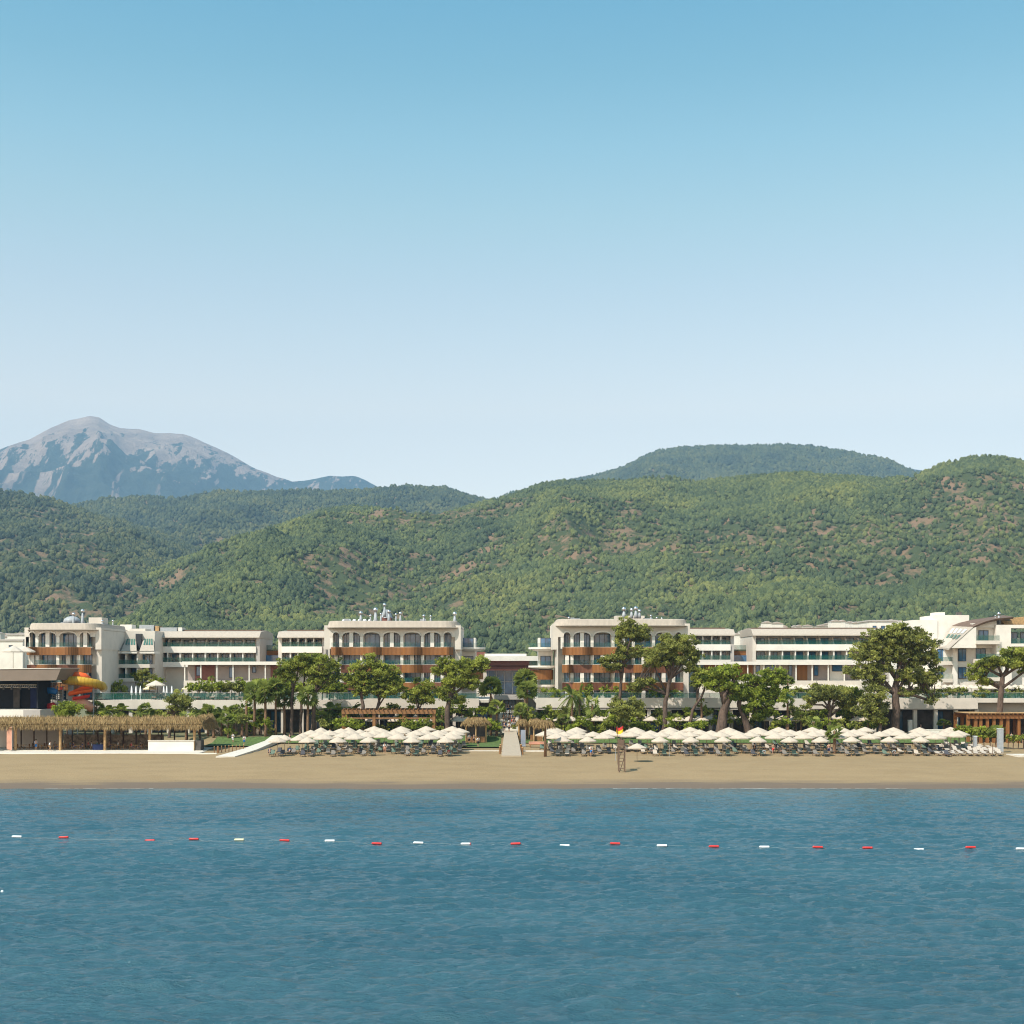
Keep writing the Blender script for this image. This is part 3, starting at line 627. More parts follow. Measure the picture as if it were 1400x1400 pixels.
def side_pavilions():
    D = 262; X = lambda p: XX(p, D); Z = lambda p: ZZ(p, D)
    r = thing('sloped_glass_block', 'stepped hotel section with slanted skylit roofs beside the left arched block', 'hotel building', (X(168), D, TZ))
    MB().box(X(139), X(206), D + 3, D + 16, 3.5, Z(862)).build('wall', M['wall'], r)
    MB().box(X(168), X(190), D + 4.5, D + 9, Z(880), Z(858.5)).build('tower', M['wall'], r)
    MB().box(X(181), X(189), D + 2.2, D + 4.4, Z(888), Z(866)).build('tower_window', M['frame'], r)
    MB().box(X(152), X(168), D + 6, D + 9, Z(870), Z(852.5)).build('tower', M['white'], r)
    for a, b in ((140, 167), (166, 189), (191, 213)):       # slanted roofs leaning back
        top = [(X(a - 2), D + 5.4, Z(864)), (X(b - 14), D + 5.4, Z(864)), (X(b), D - 1.2, Z(890)), (X(a + 2), D - 1.2, Z(890))]
        s_ = MB(); s_.add(top + [(x, y + .3, z - .35) for x, y, z in top], [(0, 3, 2, 1), (4, 5, 6, 7), (0, 1, 5, 4), (1, 2, 6, 5), (2, 3, 7, 6), (3, 0, 4, 7)])
        sl = s_.build('slanted_roof', M['cornice'], r)
        for q in range(4):                                   # skylights
            A, B, C_, E = [Vector(t) for t in top]; g = MB()
            def bil(u, v): return (A * (1 - u) + B * u) * (1 - v) + (E * (1 - u) + C_ * u) * v
            u0 = .13 + q * .21; pts = [bil(u0, .30), bil(u0 + .14, .30), bil(u0 + .16, .68), bil(u0 + .02, .68)]
            g.add([p + Vector((0, -.06, .06)) for p in pts], [(3, 2, 1, 0)]); g.build('skylight', M['skyglass'], sl)
        MB().box(X(a + 2), X(b), D - 1.1, D + 3, Z(893.5), Z(890.5)).build('balcony_slab', M['white'], r)
    for k, (f, t) in enumerate(((908, 895), (927, 914))):
        MB().box(X(141), X(206), D - .8, D + 3, Z(f + 5), Z(f)).build('balcony_slab', M['wall'], r)
        MB().box(X(141), X(206), D - .78, D - .72, Z(f), Z(f - 6)).build('glass_railing', M['rail'], r)
        for a in (142, 152, 163, 174, 185, 195): window(r, X(a), X(a + 8), Z(f), Z(t), D + 2.9, mull=1)
        for a in (161.5, 172.5, 188): MB().box(X(a), X(a + 1.6), D - .6, D + 2.8, Z(f), Z(t - 1)).build('column', M['white'], r)
    MB().box(X(141), X(206), D - .5, D + 3, Z(945), Z(932)).build('base_wall', M['wallg'], r)
    vents(r, 262, [(146, 848, 1.5, 862)])

    # low pavilions with flat white roofs
    def pavilion(label, D, x0, x1, panels, wins):
        X = lambda p: XX(p, D); Z = lambda p: ZZ(p, D); r = thing('pavilion', label, 'pavilion', ((X(x0) + X(x1)) / 2, D, TZ))
        MB().box(X(x0 + 4), X(x1 - 2), D + 1.6, D + 9, TZ, Z(909)).build('wall', M['taupe'], r)
        MB().box(X(x0), X(x1), D - .6, D + 9.5, Z(909), Z(904.5)).build('roof', M['white'], r)
        for a, b, m_ in panels: MB().box(X(a), X(b), D + 1.45, D + 1.62, Z(931), Z(909.2)).build('wall_panel', M[m_], r)
        for a, b, t, u in wins: window(r, X(a), X(b), Z(u), Z(t), D + 1.45, False, 0)
        for a in range(int(x0) + 3, int(x1) - 3, 22): MB().box(X(a) - .1, X(a) + .1, D - .3, D - .1, TZ, Z(909)).build('post', M['white'], r)
        MB().box(X(x0 + 2), X(x1 - 2), D - .5, D + 1.4, TZ, Z(930.5)).build('plinth', M['wall'], r)
        return r
    pavilion('low pavilion with flat white roof and taupe panels on the left terrace', 256, 250, 385, [(264, 291, 'redw'), (368, 383, 'redw')], [(311, 317.5, 912, 927), (343, 348, 911.5, 920), (266, 272, 911, 924)])
    pavilion('low pavilion with flat white roof, timber slats and ochre panel on the right terrace', 256, 953, 1182,
             [(965, 1031, 'screen'), (1033, 1063, 'white'), (1092, 1106, 'screen'), (1137, 1156, 'white')],
             [(955, 963, 908, 917), (1035, 1041, 909.5, 920), (1048, 1061, 909.5, 920), (1080, 1085, 909.5, 924), (1115, 1121, 909.5, 924), (1140, 1154, 909, 918)])
side_pavilions()

def lobby():
    D = 282; X = lambda p: XX(p, D); Z = lambda p: ZZ(p, D)
    r = thing('lobby_building', 'low glass fronted lobby with red brown fascia between the two arched blocks', 'hotel lobby', (X(697), D, TZ))
    MB().box(X(640), X(748), D + 6, D + 20, 3.5, Z(904)).build('wall', M['wall'], r)
    MB().box(X(655), X(745), D - 1, D + 20, Z(903.5), Z(897)).build('roof', M['white'], r)
    MB().box(X(662), X(720), D + 3, D + 17, Z(897), Z(893.5)).build('roof_ridge', M['white'], r)
    MB().box(X(642), X(662), D + 8, D + 18, Z(897), Z(890.5)).build('roof_box', M['redw'], r)
    MB().box(X(660), X(744), D - .4, D + 6, Z(910), Z(903.6)).build('fascia', M['redw'], r)
    MB().box(X(662), X(744), D, D + 6, Z(916.5), Z(911)).build('fascia', M['redw'], r)
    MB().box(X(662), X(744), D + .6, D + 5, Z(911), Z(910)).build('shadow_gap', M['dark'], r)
    MB().box(X(665), X(740), D + 3.2, D + 3.3, Z(949), Z(916.6)).build('glass_wall', M['pane'], r)
    for k in range(8):
        a = 667 + k * 11.2; MB().box(X(a) - .09, X(a) + .09, D + 2.9, D + 3.15, Z(949), Z(916.6)).build('mullion', M['metal'], r)
    MB().box(X(664), X(742), D + 2.85, D + 3.18, Z(932.6), Z(931.8)).build('mullion', M['metal'], r)
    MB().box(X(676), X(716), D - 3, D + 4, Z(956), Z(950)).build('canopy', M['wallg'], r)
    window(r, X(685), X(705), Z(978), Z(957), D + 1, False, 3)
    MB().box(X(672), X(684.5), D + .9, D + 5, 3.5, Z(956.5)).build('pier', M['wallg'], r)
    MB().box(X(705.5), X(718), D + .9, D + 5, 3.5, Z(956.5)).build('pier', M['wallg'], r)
    # round corner turrets beside the lobby, one per block
    for nm, lab, c, q in (('corner_turret', 'rounded white corner balconies between the left arched block and the lobby', 640, -1), ('corner_turret', 'rounded white corner balconies between the lobby and the right arched block', 746, 1)):
        D2 = 266; x = XX(c, D2); t = thing(nm, lab, 'corner balconies', (x, D2, TZ))
        MB().box(x - 1.4, x + 1.4, D2, D2 + 8, 3.5, ZZ(872, D2)).build('wall', M['white'], t)
        for f in (885, 910, 936):
            MB().lathe((x - q * .7, D2, 0), [(1.2, ZZ(f + 5.5, D2)), (2.6, ZZ(f + 2.5, D2)), (2.6, ZZ(f, D2)), (.1, ZZ(f, D2))], 20).build('round_slab', M['white'], t)
            MB().strip([(x - q * .7 + 2.5 * math.cos(a), D2 - 2.5 * math.sin(a)) for a in [math.pi - k * math.pi / 10 for k in range(11)]], [(0, ZZ(f, D2)), (0, ZZ(f - 6, D2))]).build('glass_railing', M['rail'], t)
            window(t, x - 1, x + 1, ZZ(f, D2), ZZ(f - 13, D2), D2 - .02, False, 1)
        MB().lathe((x - q * .7, D2 + .4, 0), [(2.2, ZZ(916, D2)), (2.2, ZZ(929, D2))][::-1], 20).build('timber_drum', M['screen'], t)
lobby()

def east_building():
    D = 256; X = lambda p: XX(p, D); Z = lambda p: ZZ(p, D)
    r = thing('east_building', 'white hotel building with curved brown roof at the right edge', 'hotel building', (X(1345), D, TZ))
    MB().box(X(1296), X(1450), D + 2, D + 17, TZ, Z(872)).build('wall', M['white'], r)
    MB().box(X(1265), X(1300), D + 8, D + 18, TZ, Z(845.5)).build('stair_tower', M['white'], r)
    MB().box(X(1297), X(1345), D + 8.2, D + 18.2, TZ, Z(838.5)).build('stair_tower', M['white'], r)
    MB().box(X(1303), X(1315), D + 10, D + 14, Z(838.4), Z(834)).build('roof_box', M['white'], r)
    MB().box(X(1335), X(1339), D + 10, D + 12, Z(838.4), Z(833.5)).build('chimney', M['dark'], r)
    # left gable leaning, curved roof
    MB().prism([(X(1297), Z(886)), (X(1331), Z(886)), (X(1331), Z(856.5)), (X(1328), Z(857))], D - 1.5, D + 2.1).build('gable_wall', M['white'], r)
    def V3(px, py, d): return (XX(px, D + d), D + d, ZZ(py, D + d))
    sl = [V3(1283, 884, 5), V3(1298, 886.5, -1.6), V3(1331, 857, -1.6), V3(1301, 856, 8)]
    def shell(mb, q, t=.3): mb.add(q + [(x, y + .2, z - t) for x, y, z in q], [(0, 1, 2, 3), (7, 6, 5, 4), (0, 4, 5, 1), (1, 5, 6, 2)])
    mb = MB(); shell(mb, sl); ro = mb.build('slanted_roof', M['cornice'], r)
    Lf = [V3(1301, 855.8, 8), V3(1309, 851.5, 9), V3(1320, 848.3, 10), V3(1345, 845, 12), V3(1372, 841, 13)]; Rt = [V3(1331, 856.6, -1.65), V3(1340, 852.5, -1.65), V3(1350, 848.8, -1.65), V3(1365, 845.5, -1.65), V3(1386, 843.5, -1.65)]
    mb = MB()
    for k in range(4): shell(mb, [Lf[k], Rt[k], Rt[k + 1], Lf[k + 1]], .35)
    mb.build('curved_roof', M['roof'], r)
    MB().prism([(X(1331), Z(858)), (X(1340), Z(853.5)), (X(1350), Z(850)), (X(1362), Z(847.2)), (X(1362), Z(858))], D - .2, D + .5).build('gable_wall', M['white'], r)
    A, B, C_, E = [Vector(t) for t in (sl[3], sl[2], sl[1], sl[0])]
    def bil(u, v): return (A * (1 - u) + B * u) * (1 - v) + (E * (1 - u) + C_ * u) * v
    for row in (0, 1):
        for k in range(4):
            u0, v0 = .12 + k * .2, .12 + row * .27; q = [bil(u0, v0), bil(u0 + .12, v0), bil(u0 + .12, v0 + .2), bil(u0, v0 + .2)]
            nn = (q[1] - q[0]).cross(q[3] - q[0]).normalized(); nn = nn if nn.y < 0 else -nn
            MB().add([p + nn * .06 for p in q], [(3, 2, 1, 0)]).build('skylight', M['whitep'] if row == 0 else M['skyglass'], ro)
    MB().box(X(1331), X(1362), D + .5, D + 2, Z(886), Z(852)).build('wall', M['white'], r)
    for f in (876, 901, 926):
        MB().box(X(1330), X(1362), D - 2, D + .6, Z(f + 5), Z(f)).build('balcony_slab', M['wall'], r)
        MB().box(X(1330.4), X(1361.6), D - 1.95, D - 1.9, Z(f), Z(f - 7)).build('glass_railing', M['rail'], r)
        window(r, X(1339), X(1352.5), Z(f), Z(f - 14.5), D + (.5 if f < 880 else 2), False, 1)
    MB().prism([(X(1359), Z(886)), (X(1359), Z(854.5)), (X(1450), Z(854.5)), (X(1450), Z(859)), (X(1379), Z(859)), (X(1379), Z(880)), (X(1450), Z(880)), (X(1450), Z(884)), (X(1380), Z(884)), (X(1380), Z(935)), (X(1364), Z(935))], D - 1.2, D + 2.1).build('frame_wall', M['white'], r)
    for f in (880, 906): 
        window(r, X(1384), X(1396), Z(f), Z(f - 16), D + 1.98, False, 1); window(r, X(1400), X(1420), Z(f), Z(f - 16), D + 1.98, False, 1)
        MB().box(X(1379), X(1450), D - .9, D - .85, Z(f), Z(f - 7)).build('glass_railing', M['rail'], r)
    for f, t in ((904, 887), (928, 912)):
        window(r, X(1314.5), X(1325.5), Z(f), Z(t), D + 1.95, False, 1); window(r, X(1288), X(1304), Z(f), Z(t), D + 3, False, 2)
        MB().box(X(1284), X(1305), D + 1.0, D + 2.9, Z(f + 5), Z(f)).build('balcony_slab', M['wall'], r)
        MB().box(X(1284), X(1305), D + 1.02, D + 1.07, Z(f), Z(f - 6)).build('glass_railing', M['rail'], r)
    MB().box(X(1305.5), X(1312), D + 1.2, D + 2.1, TZ, Z(886)).build('pilaster', M['white'], r)
    MB().prism([(X(1378), Z(846)), (X(1390), Z(848)), (X(1400), Z(843)), (X(1450), Z(838)), (X(1450), Z(853)), (X(1384), Z(853))], D + 4, D + 12).build('roof', M['tan'], r)
    vents(r, 256, [(1376, 838, 2.5, 848), (1371, 841, 1.2, 848)])
east_building()
# low white building seen between roofs left and right
for lab, D, x0, x1, yt, yb in (('plain white service building behind the right long wing', 300, 1189, 1226, 849.5, 880), ('small white building at the far left beside the arched block', 280, -30, 31, 876, 900), ('grey terrace house behind the far left white building', 300, 10, 34, 868, 890)):
    X = lambda p: XX(p, D); Z = lambda p: ZZ(p, D)
    r = thing('service_building', lab, 'building', (X((x0 + x1) / 2), D, gz(D)))
    MB().box(X(x0), X(x1), D, D + 10, gz(D) - .2, Z(yt)).build('wall', M['white'], r); MB().box(X(x0) - .2, X(x1) + .2, D - .2, D + 10.2, Z(yt), Z(yt) + .3).build('roof', M['wallg'], r)
    for k in range(3): window(r, X(x0 + 4 + k * (x1 - x0) / 3.2), X(x0 + 9 + k * (x1 - x0) / 3.2), Z(yt + 14), Z(yt + 6), D, False, 0)
# gap link between wings: ochre wall with glass rail
for lab, x0, x1 in (('ochre link wall with green glass between the left long wing and short wing', 352, 384), ('ochre link wall with green glass between the right short wing and long wing', 1000, 1031)):
    D = 279; X = lambda p: XX(p, D); Z = lambda p: ZZ(p, D)
    r = thing('link_wall', lab, 'link building', (X((x0 + x1) / 2), D, TZ)); MB().box(X(x0), X(x1), D, D + 3, 3.5, Z(888)).build('wall', M['screen'], r)
    MB().box(X(x0), X(x1), D - .2, D - .1, Z(890), Z(882)).build('glass_railing', M['rail'], r)
    MB().box(X(x0), X(x1), D - .6, D - .1, 3.5, Z(896)).build('window_band', M['pane'], r)
# village houses on the slope behind
hr = random.Random(9); k = 0
hs = sorted(hr.uniform(1040, 1262) for i in range(34)), sorted(hr.uniform(-10, 32) for i in range(8)), sorted(hr.uniform(1006, 1024) for i in range(5))
hs = [(p_, j + 1) for g_ in hs for j, p_ in enumerate(g_)]
for i, (px, oi_) in enumerate(hs):
    D = hr.uniform(560, 760); py = hr.uniform(858, 864) - (5 if 1130 < px < 1262 else 0) + (14 if px < 40 else 0); 
    x, y, z = P(px, py, D); w, d, h = hr.uniform(1.0, 2.6), 5, hr.uniform(.4, 2.2)
    if 1000 < px < 1025: z = ZZ(hr.uniform(866, 880), D)
    side = 'behind the long right wing' if px > 1030 else ('left of the arched block' if px < 100 else 'in the gap between the right wings')
    r = thing('village_house', f'tiny pale village house, {ordw(oi_)} from the left {side}', 'house', (x, y, z), 'village houses far behind the hotel')
    MB().box(x - w, x + w, y, y + d, z - 14, z + h).build('wall', M['white'] if hr.random() < .7 else M['wall'], r)
    MB().prism([(x - w - .2, z + h), (x + w + .2, z + h), (x, z + h + .8)], y - .3, y + d + .3).build('roof', mat('village_roof', (.42, .34, .29), .8) if i == 0 else bpy.data.materials['village_roof'], r)

# ------------------------------------------------------------ podium, terrace, lower level
def podium():
    D = 250; X = lambda p: XX(p, D); Z = lambda p: ZZ(p, D)
    t = MB(); t.plate([(X(60), D + .3), (X(668), D + .3), (X(668), 300), (X(60), 300)], TZ - .6, TZ - .15); t.plate([(X(732), D + .3), (X(1500), D + .3), (X(1500), 300), (X(732), 300)], TZ - .6, TZ - .15)
    tag(t.build('terrace', M['path']), 'raised paved hotel terrace above the lower shops', kind='structure')
    for lab, segs, cols in (('long pale parapet and dark colonnade under the left terrace', [(125, 500, 957, 969), (500, 655, 955, 968)], range(150, 655, 26)), ('long pale parapet and dark colonnade under the right terrace', [(733, 974, 954, 967.5), (974, 1064, 954, 967.5), (1064, 1106, 955, 971), (1106, 1208, 955, 969), (1208, 1336, 954.5, 969)], range(745, 1340, 28))):
        r = thing('podium_wall', lab, 'podium', (X((segs[0][0] + segs[-1][1]) / 2), D, 3.5))
        for a, b, t0, t1 in segs: MB().box(X(a), X(b), D - .4, D + .28, Z(t1), Z(t0)).build('parapet', M['wall'], r)
        a, b = segs[0][0], segs[-1][1]
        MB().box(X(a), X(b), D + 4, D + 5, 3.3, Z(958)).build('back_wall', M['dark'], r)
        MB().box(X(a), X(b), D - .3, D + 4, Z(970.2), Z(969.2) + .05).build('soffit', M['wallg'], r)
        for c in cols: MB().box(X(c), X(c + 5), D, D + .7, 3.3, Z(969)).build('column', M['wall'], r)
        for k, c in enumerate(cols):
            if k % 3: window(r, X(c + 7), X(c + 22), 3.5, Z(973), D + 3.98, False, 2)
    r = thing('podium_wall', 'recessed beige wall of the podium at the far right', 'podium', (X(1400), D, 3.5))
    MB().box(X(1336.2), X(1500), D + 2, D + 4, 3.3, Z(959)).build('wall', M['wallg'], r); MB().box(X(1336.2), X(1500), D - .4, D + 2, Z(960.5), Z(954.5)).build('parapet', M['wall'], r)
    # glass balustrades
    for lab, a, b in (('green glass balustrade along the left terrace edge', 126, 655), ('green glass balustrade along the right terrace edge', 733, 1480)):
        r = thing('glass_balustrade', lab, 'balustrade', (X((a + b) / 2), D + .5, TZ))
        MB().box(X(a), X(b), D + .45, D + .5, TZ, Z(947.5)).build('glass', M['rail'], r); MB().box(X(a), X(b), D + .42, D + .53, Z(947.5), Z(947.1)).build('handrail', M['metal'], r)
        for c in range(a, b, 14): MB().box(X(c) - .04, X(c) + .04, D + .51, D + .57, TZ - .1, Z(947.4)).build('post', M['metal'], r)
podium()

# stage at the left
def stage():
    D = 236; X = lambda p: XX(p, D); Z = lambda p: ZZ(p, D)
    r = thing('open_air_stage', 'open air stage with black backdrop and wide taupe roof at the left edge', 'stage', (X(30), D, gz(D)))
    MB().box(X(-60), X(58), D - 1, D + 10, gz(D) - .2, Z(970)).build('stage_floor', M['white'], r)
    MB().box(X(35.2), X(58.2), D - 1.2, D - 1.02, gz(D), Z(970.4)).build('base_panel', M['wallg'], r)
    MB().box(X(-60), X(52), D + 6, D + 6.5, Z(970), Z(930)).build('backdrop', M['black'], r)
    MB().box(X(50), X(52), D, D + 6, Z(970), Z(931)).build('side_curtain', M['black'], r)
    for a in (2, 26, 40): MB().box(X(a), X(a + 9), D + 5.6, D + 5.9, Z(969), Z(940)).build('screen_panel', M['navy'] if a != 2 else M['dark'], r)
    MB().prism([(X(-60), Z(931.5)), (X(82), Z(930)), (X(88.5), Z(914)), (X(-60), Z(916))], D - 2, D + 8).build('roof', M['stagec'], r)
    MB().prism([(X(-60), Z(915.9)), (X(88.6), Z(913.9)), (X(88.8), Z(913.2)), (X(-60), Z(914.6))], D - 2.1, D + 8.1).build('roof_edge', M['white'], r)
    tr = MB()
    for a in range(-40, 50, 3): tr.tube([(X(a), D, Z(936)), (X(a + 3), D, Z(940))], .05, 4); tr.tube([(X(a), D, Z(940)), (X(a + 3), D, Z(936))], .05, 4)
    tr.tube([(X(-40), D, Z(936)), (X(50), D, Z(936))], .07, 5); tr.tube([(X(-40), D, Z(940)), (X(50), D, Z(940))], .07, 5)
    ts = tr.build('lighting_truss', M['steel'], r)
    for a in (5, 16, 28, 40): MB().lathe((X(a), D - .1, Z(943)), [(.12, 0), (.2, .1), (.12, .4)], 8).build('spotlight', M['dark'], ts)
stage()

# water slide
def slide():
    D = 241; X = lambda p: XX(p, D); Z = lambda p: ZZ(p, D)
    r = thing('water_slide', 'yellow and orange spiral water slide beside the stage', 'water slide', (X(105), D, gz(D)))
    # the slide winds down one tube
    y = MB(); y.tube([(X(88), D, Z(930)), (X(97), D - .6, Z(930.5)), (X(110), D - .8, Z(931)), (X(122), D - .4, Z(933)), (X(130), D + .8, Z(935)), (X(134), D + 2.2, Z(938)), (X(132), D + 4, Z(941))], [.7, .78, .8, .8, .8, .8, .75], 14)
    y.build('yellow_tube', M['yellow'], r, True)
    o = MB(); o.tube([(X(90), D + 1.6, Z(925.5)), (X(100), D + 1.5, Z(923.8)), (X(112), D + 1.6, Z(925.5)), (X(118), D + 2, Z(928))], [.5, .75, .7, .4], 10); o.build('orange_top', M['orange'], r, True)
    fl = MB(); fl.strip([(X(96), D - .3), (X(112), D - .3), (X(124), D + .6), (X(131), D + 2.5)], [(0.4, 0), (.2, -.5), (-.7, -.8), (-1.6, -.5), (-1.8, 0)])
    z_at = lambda x: np.interp(x, [X(96), X(112), X(124), X(131)], [Z(950), Z(943), Z(940), Z(942)]); fl.v = [(a, b, c + float(z_at(a)) + .5) for a, b, c in fl.v]
    fl.build('orange_flume', M['orange'], r, True)
    c = MB(); c.tube([(X(101), D - .2, Z(955)), (X(108), D - .5, Z(958)), (X(115), D, Z(962)), (X(121), D + 1, Z(966)), (X(121), D + 2, Z(972))], [.5, .7, .8, .8, .8], 10); c.build('peach_tube', M['peach'], r, True)
    c = MB(); c.tube([(X(62), D + .5, Z(970)), (X(67), D, Z(966)), (X(75), D - .2, Z(963.5))], [.5, .6, .5], 10); c.build('pink_tube', M['red'], r, True)
    c = MB(); c.tube([(X(64), D + .5, Z(946)), (X(70), D, Z(944)), (X(78), D - .2, Z(946))], [.45, .6, .5], 10); c.build('blue_tube', M['blue'], r, True)
    MB().box(X(90), X(95.5), D + 1.2, D + 2, gz(D), Z(931)).build('tower_column', M['metal'], r)
    for a in (62, 76.5, 84, 104, 126): MB().tube([(X(a), D + .8, gz(D) - .2), (X(a), D + .8, Z(938 if a != 104 else 945))], .12, 6).build('support_post', M['metal'], r)
    for q, (m_, y0_) in enumerate((('orange', 948), ('red', 955))):
        fl = MB(); fl.strip([(X(98 + q * 6), D - 1.4), (X(108 + q * 4), D - 1.5), (X(118), D - 1.2), (X(126 - q * 4), D - .4)], [(.45, .1), (.25, -.35), (-.3, -.45), (-.5, .1)])
        fl.v = [(a, b, c + Z(y0_ - 5 * min(1, max(0, (a - X(98)) / (X(126) - X(98)))))) for a, b, c in fl.v]; fl.build('flume', M[m_], r, True)
    MB().box(X(63), X(74), D - .3, D - .1, Z(946), Z(940)).build('blue_panel', M['blue'], r)
    MB().box(X(82), X(86), D - .3, D - .1, Z(943), Z(939)).build('red_panel', M['red'], r)
    st = MB()
    for k in range(14): 
        zz = Z(974 - 2.6 * k); a = 56 + 1.7 * (k if k < 8 else 15 - k); st.box(X(a), X(a + 9), D + 2, D + 3.4, zz - .12, zz)
    st.build('stairs', M['metal'], r)
    rl = MB()
    for k in range(8): rl.tube([(X(56 + k * 3.6), D + 1.9, Z(975)), (X(56 + k * 3.6), D + 1.9, Z(934))], .05, 4)
    for q in range(9): rl.tube([(X(56), D + 1.9, Z(938 + q * 4.4)), (X(84), D + 1.9, Z(934 + q * 4.6))], .05, 4)
    rl.build('stair_frame', M['metal'], r)
slide()
# ------------------------------------------------------------ vegetation
def quads_mesh(name, C, tint, size, rr, elong=2.2, dirs=None):
    n = len(C); a = rr.normal(size=(n, 3)); a /= np.linalg.norm(a, axis=1)[:, None]
    if dirs is not None: a = dirs / np.linalg.norm(dirs, axis=1)[:, None]
    b = rr.normal(size=(n, 3)); b -= (b * a).sum(1)[:, None] * a; b /= np.linalg.norm(b, axis=1)[:, None]
    s = (size * (.6 + .8 * rr.random(n)))[:, None]; u = a * s * elong * .5; w = b * s * .5
    V = np.stack([C - u, C + w, C + u, C - w], 1).reshape(-1, 3)
    return np_mesh(name, V, np.arange(4 * n).reshape(-1, 4), False, tint)
def crown_points(ells, D, rr, dens=1.0, clump_r=.75, per=34, depth=.8, origin=None):
    """ells: (cx, cy, rx, ry) in photo pixels at distance D -> leaf centres and tint, clump centres"""
    s = F / D; out = []; tn = []; cc = []
    for e in ells:
        cx, cy, rx, ry = e[:4]; x, y, z = P(cx, cy, D); a, c = rx / s, ry / s; b = a * depth
        if len(e) > 4: y += e[4]
        n = max(5, int(dens * 2.1 * (a * c + a * b + b * c) / 3 / (clump_r ** 2) * 1.5))
        d = rr.normal(size=(n, 3)); d /= np.linalg.norm(d, axis=1)[:, None]; r = rr.random(n) ** .38
        q = d * r[:, None] * np.array([a, b, c]) * (1 + .16 * rr.normal(size=(n, 1))); q[:, 2] = np.where(q[:, 2] < -.55 * c, q[:, 2] * .7, q[:, 2])
        cen = q + np.array([x, y, z]); cc.append(cen)
        for p in cen:
            cr = clump_r * (.55 + .8 * rr.random()); k = int(per * (cr / clump_r) ** 2)
            g = rr.normal(size=(k, 3)); g /= np.linalg.norm(g, axis=1)[:, None]; g *= ((rr.random(k) ** .4) * (1 + .7 * (rr.random(k) < .16)))[:, None] * cr * np.array([1, 1, .62])
            out.append(p + g); tn.append(np.clip(.5 + .28 * rr.normal() + .13 * rr.normal(size=k), 0, 1))
    return np.concatenate(out), np.concatenate(tn), np.concatenate(cc)
def pine(label, D, path, ells, trunk_w=7, seed=0, m='pine', dens=1.35, size=.21, cat='pine tree', name='pine_tree', group=None, clump=.58, per=52, fork=None):
    """path: trunk as photo pixels from the foot upwards; ells: crown ellipses"""
    rr = np.random.default_rng(seed + 100); s = F / D; pts = [Vector(P(px, py, D)) for px, py in path]
    foot = pts[0].copy(); foot.z = gz(D); pts[0] = foot
    t = thing(name, label, cat, foot, group)
    fine = []
    for i in range(len(pts) - 1):
        for q in range(3): fine.append(pts[i].lerp(pts[i + 1], q / 3) + (Vector((rr.normal() * .08, rr.normal() * .12, 0)) if i + q else Vector((0, 0, 0))))
    fine.append(pts[-1]); w = trunk_w / s / 2; N = len(fine)
    mb = MB(); mb.tube([fine[0] - Vector((0, 0, .2))] + fine, [w * 1.35] + [w * (1.1 - .55 * i / (N - 1)) for i in range(N)], 9)
    tr = mb.build('trunk', M['bark'], t, True)
    L, T, cc = crown_points(ells, D, rr, dens, clump, per)
    lb = MB()
    for e in ells:
        x, y, z = P(e[0], e[1] + e[3] * .15, D); tgt = Vector((x, y, z)); a = fine[max(1, int(N * .7))] if rr.random() < .5 else fine[-1]
        if a.z > tgt.z: a = fine[max(1, int(N * .55))]
        mid = a.lerp(tgt, .5) + Vector((rr.normal() * .4, rr.normal() * .4, .5)); lb.tube([a, mid, tgt], [w * .5, w * .36, w * .2], 6)
        near = cc[np.argsort(((cc - np.array([x, y, z])) ** 2).sum(1))[:60]]
        for j in rr.choice(len(near), min(7, len(near)), replace=False):
            q = Vector(near[j]); lb.tube([tgt, tgt.lerp(q, .5) + Vector((0, 0, .25)), q], [w * .2, w * .14, w * .05], 5)
    lb.build('limbs', M['bark'], tr, True)
    o0 = orig_of(t); me = quads_mesh('crown', L - np.array(o0), T, size, rr); cr = link_mesh('crown', me, M[m], t)
    return t
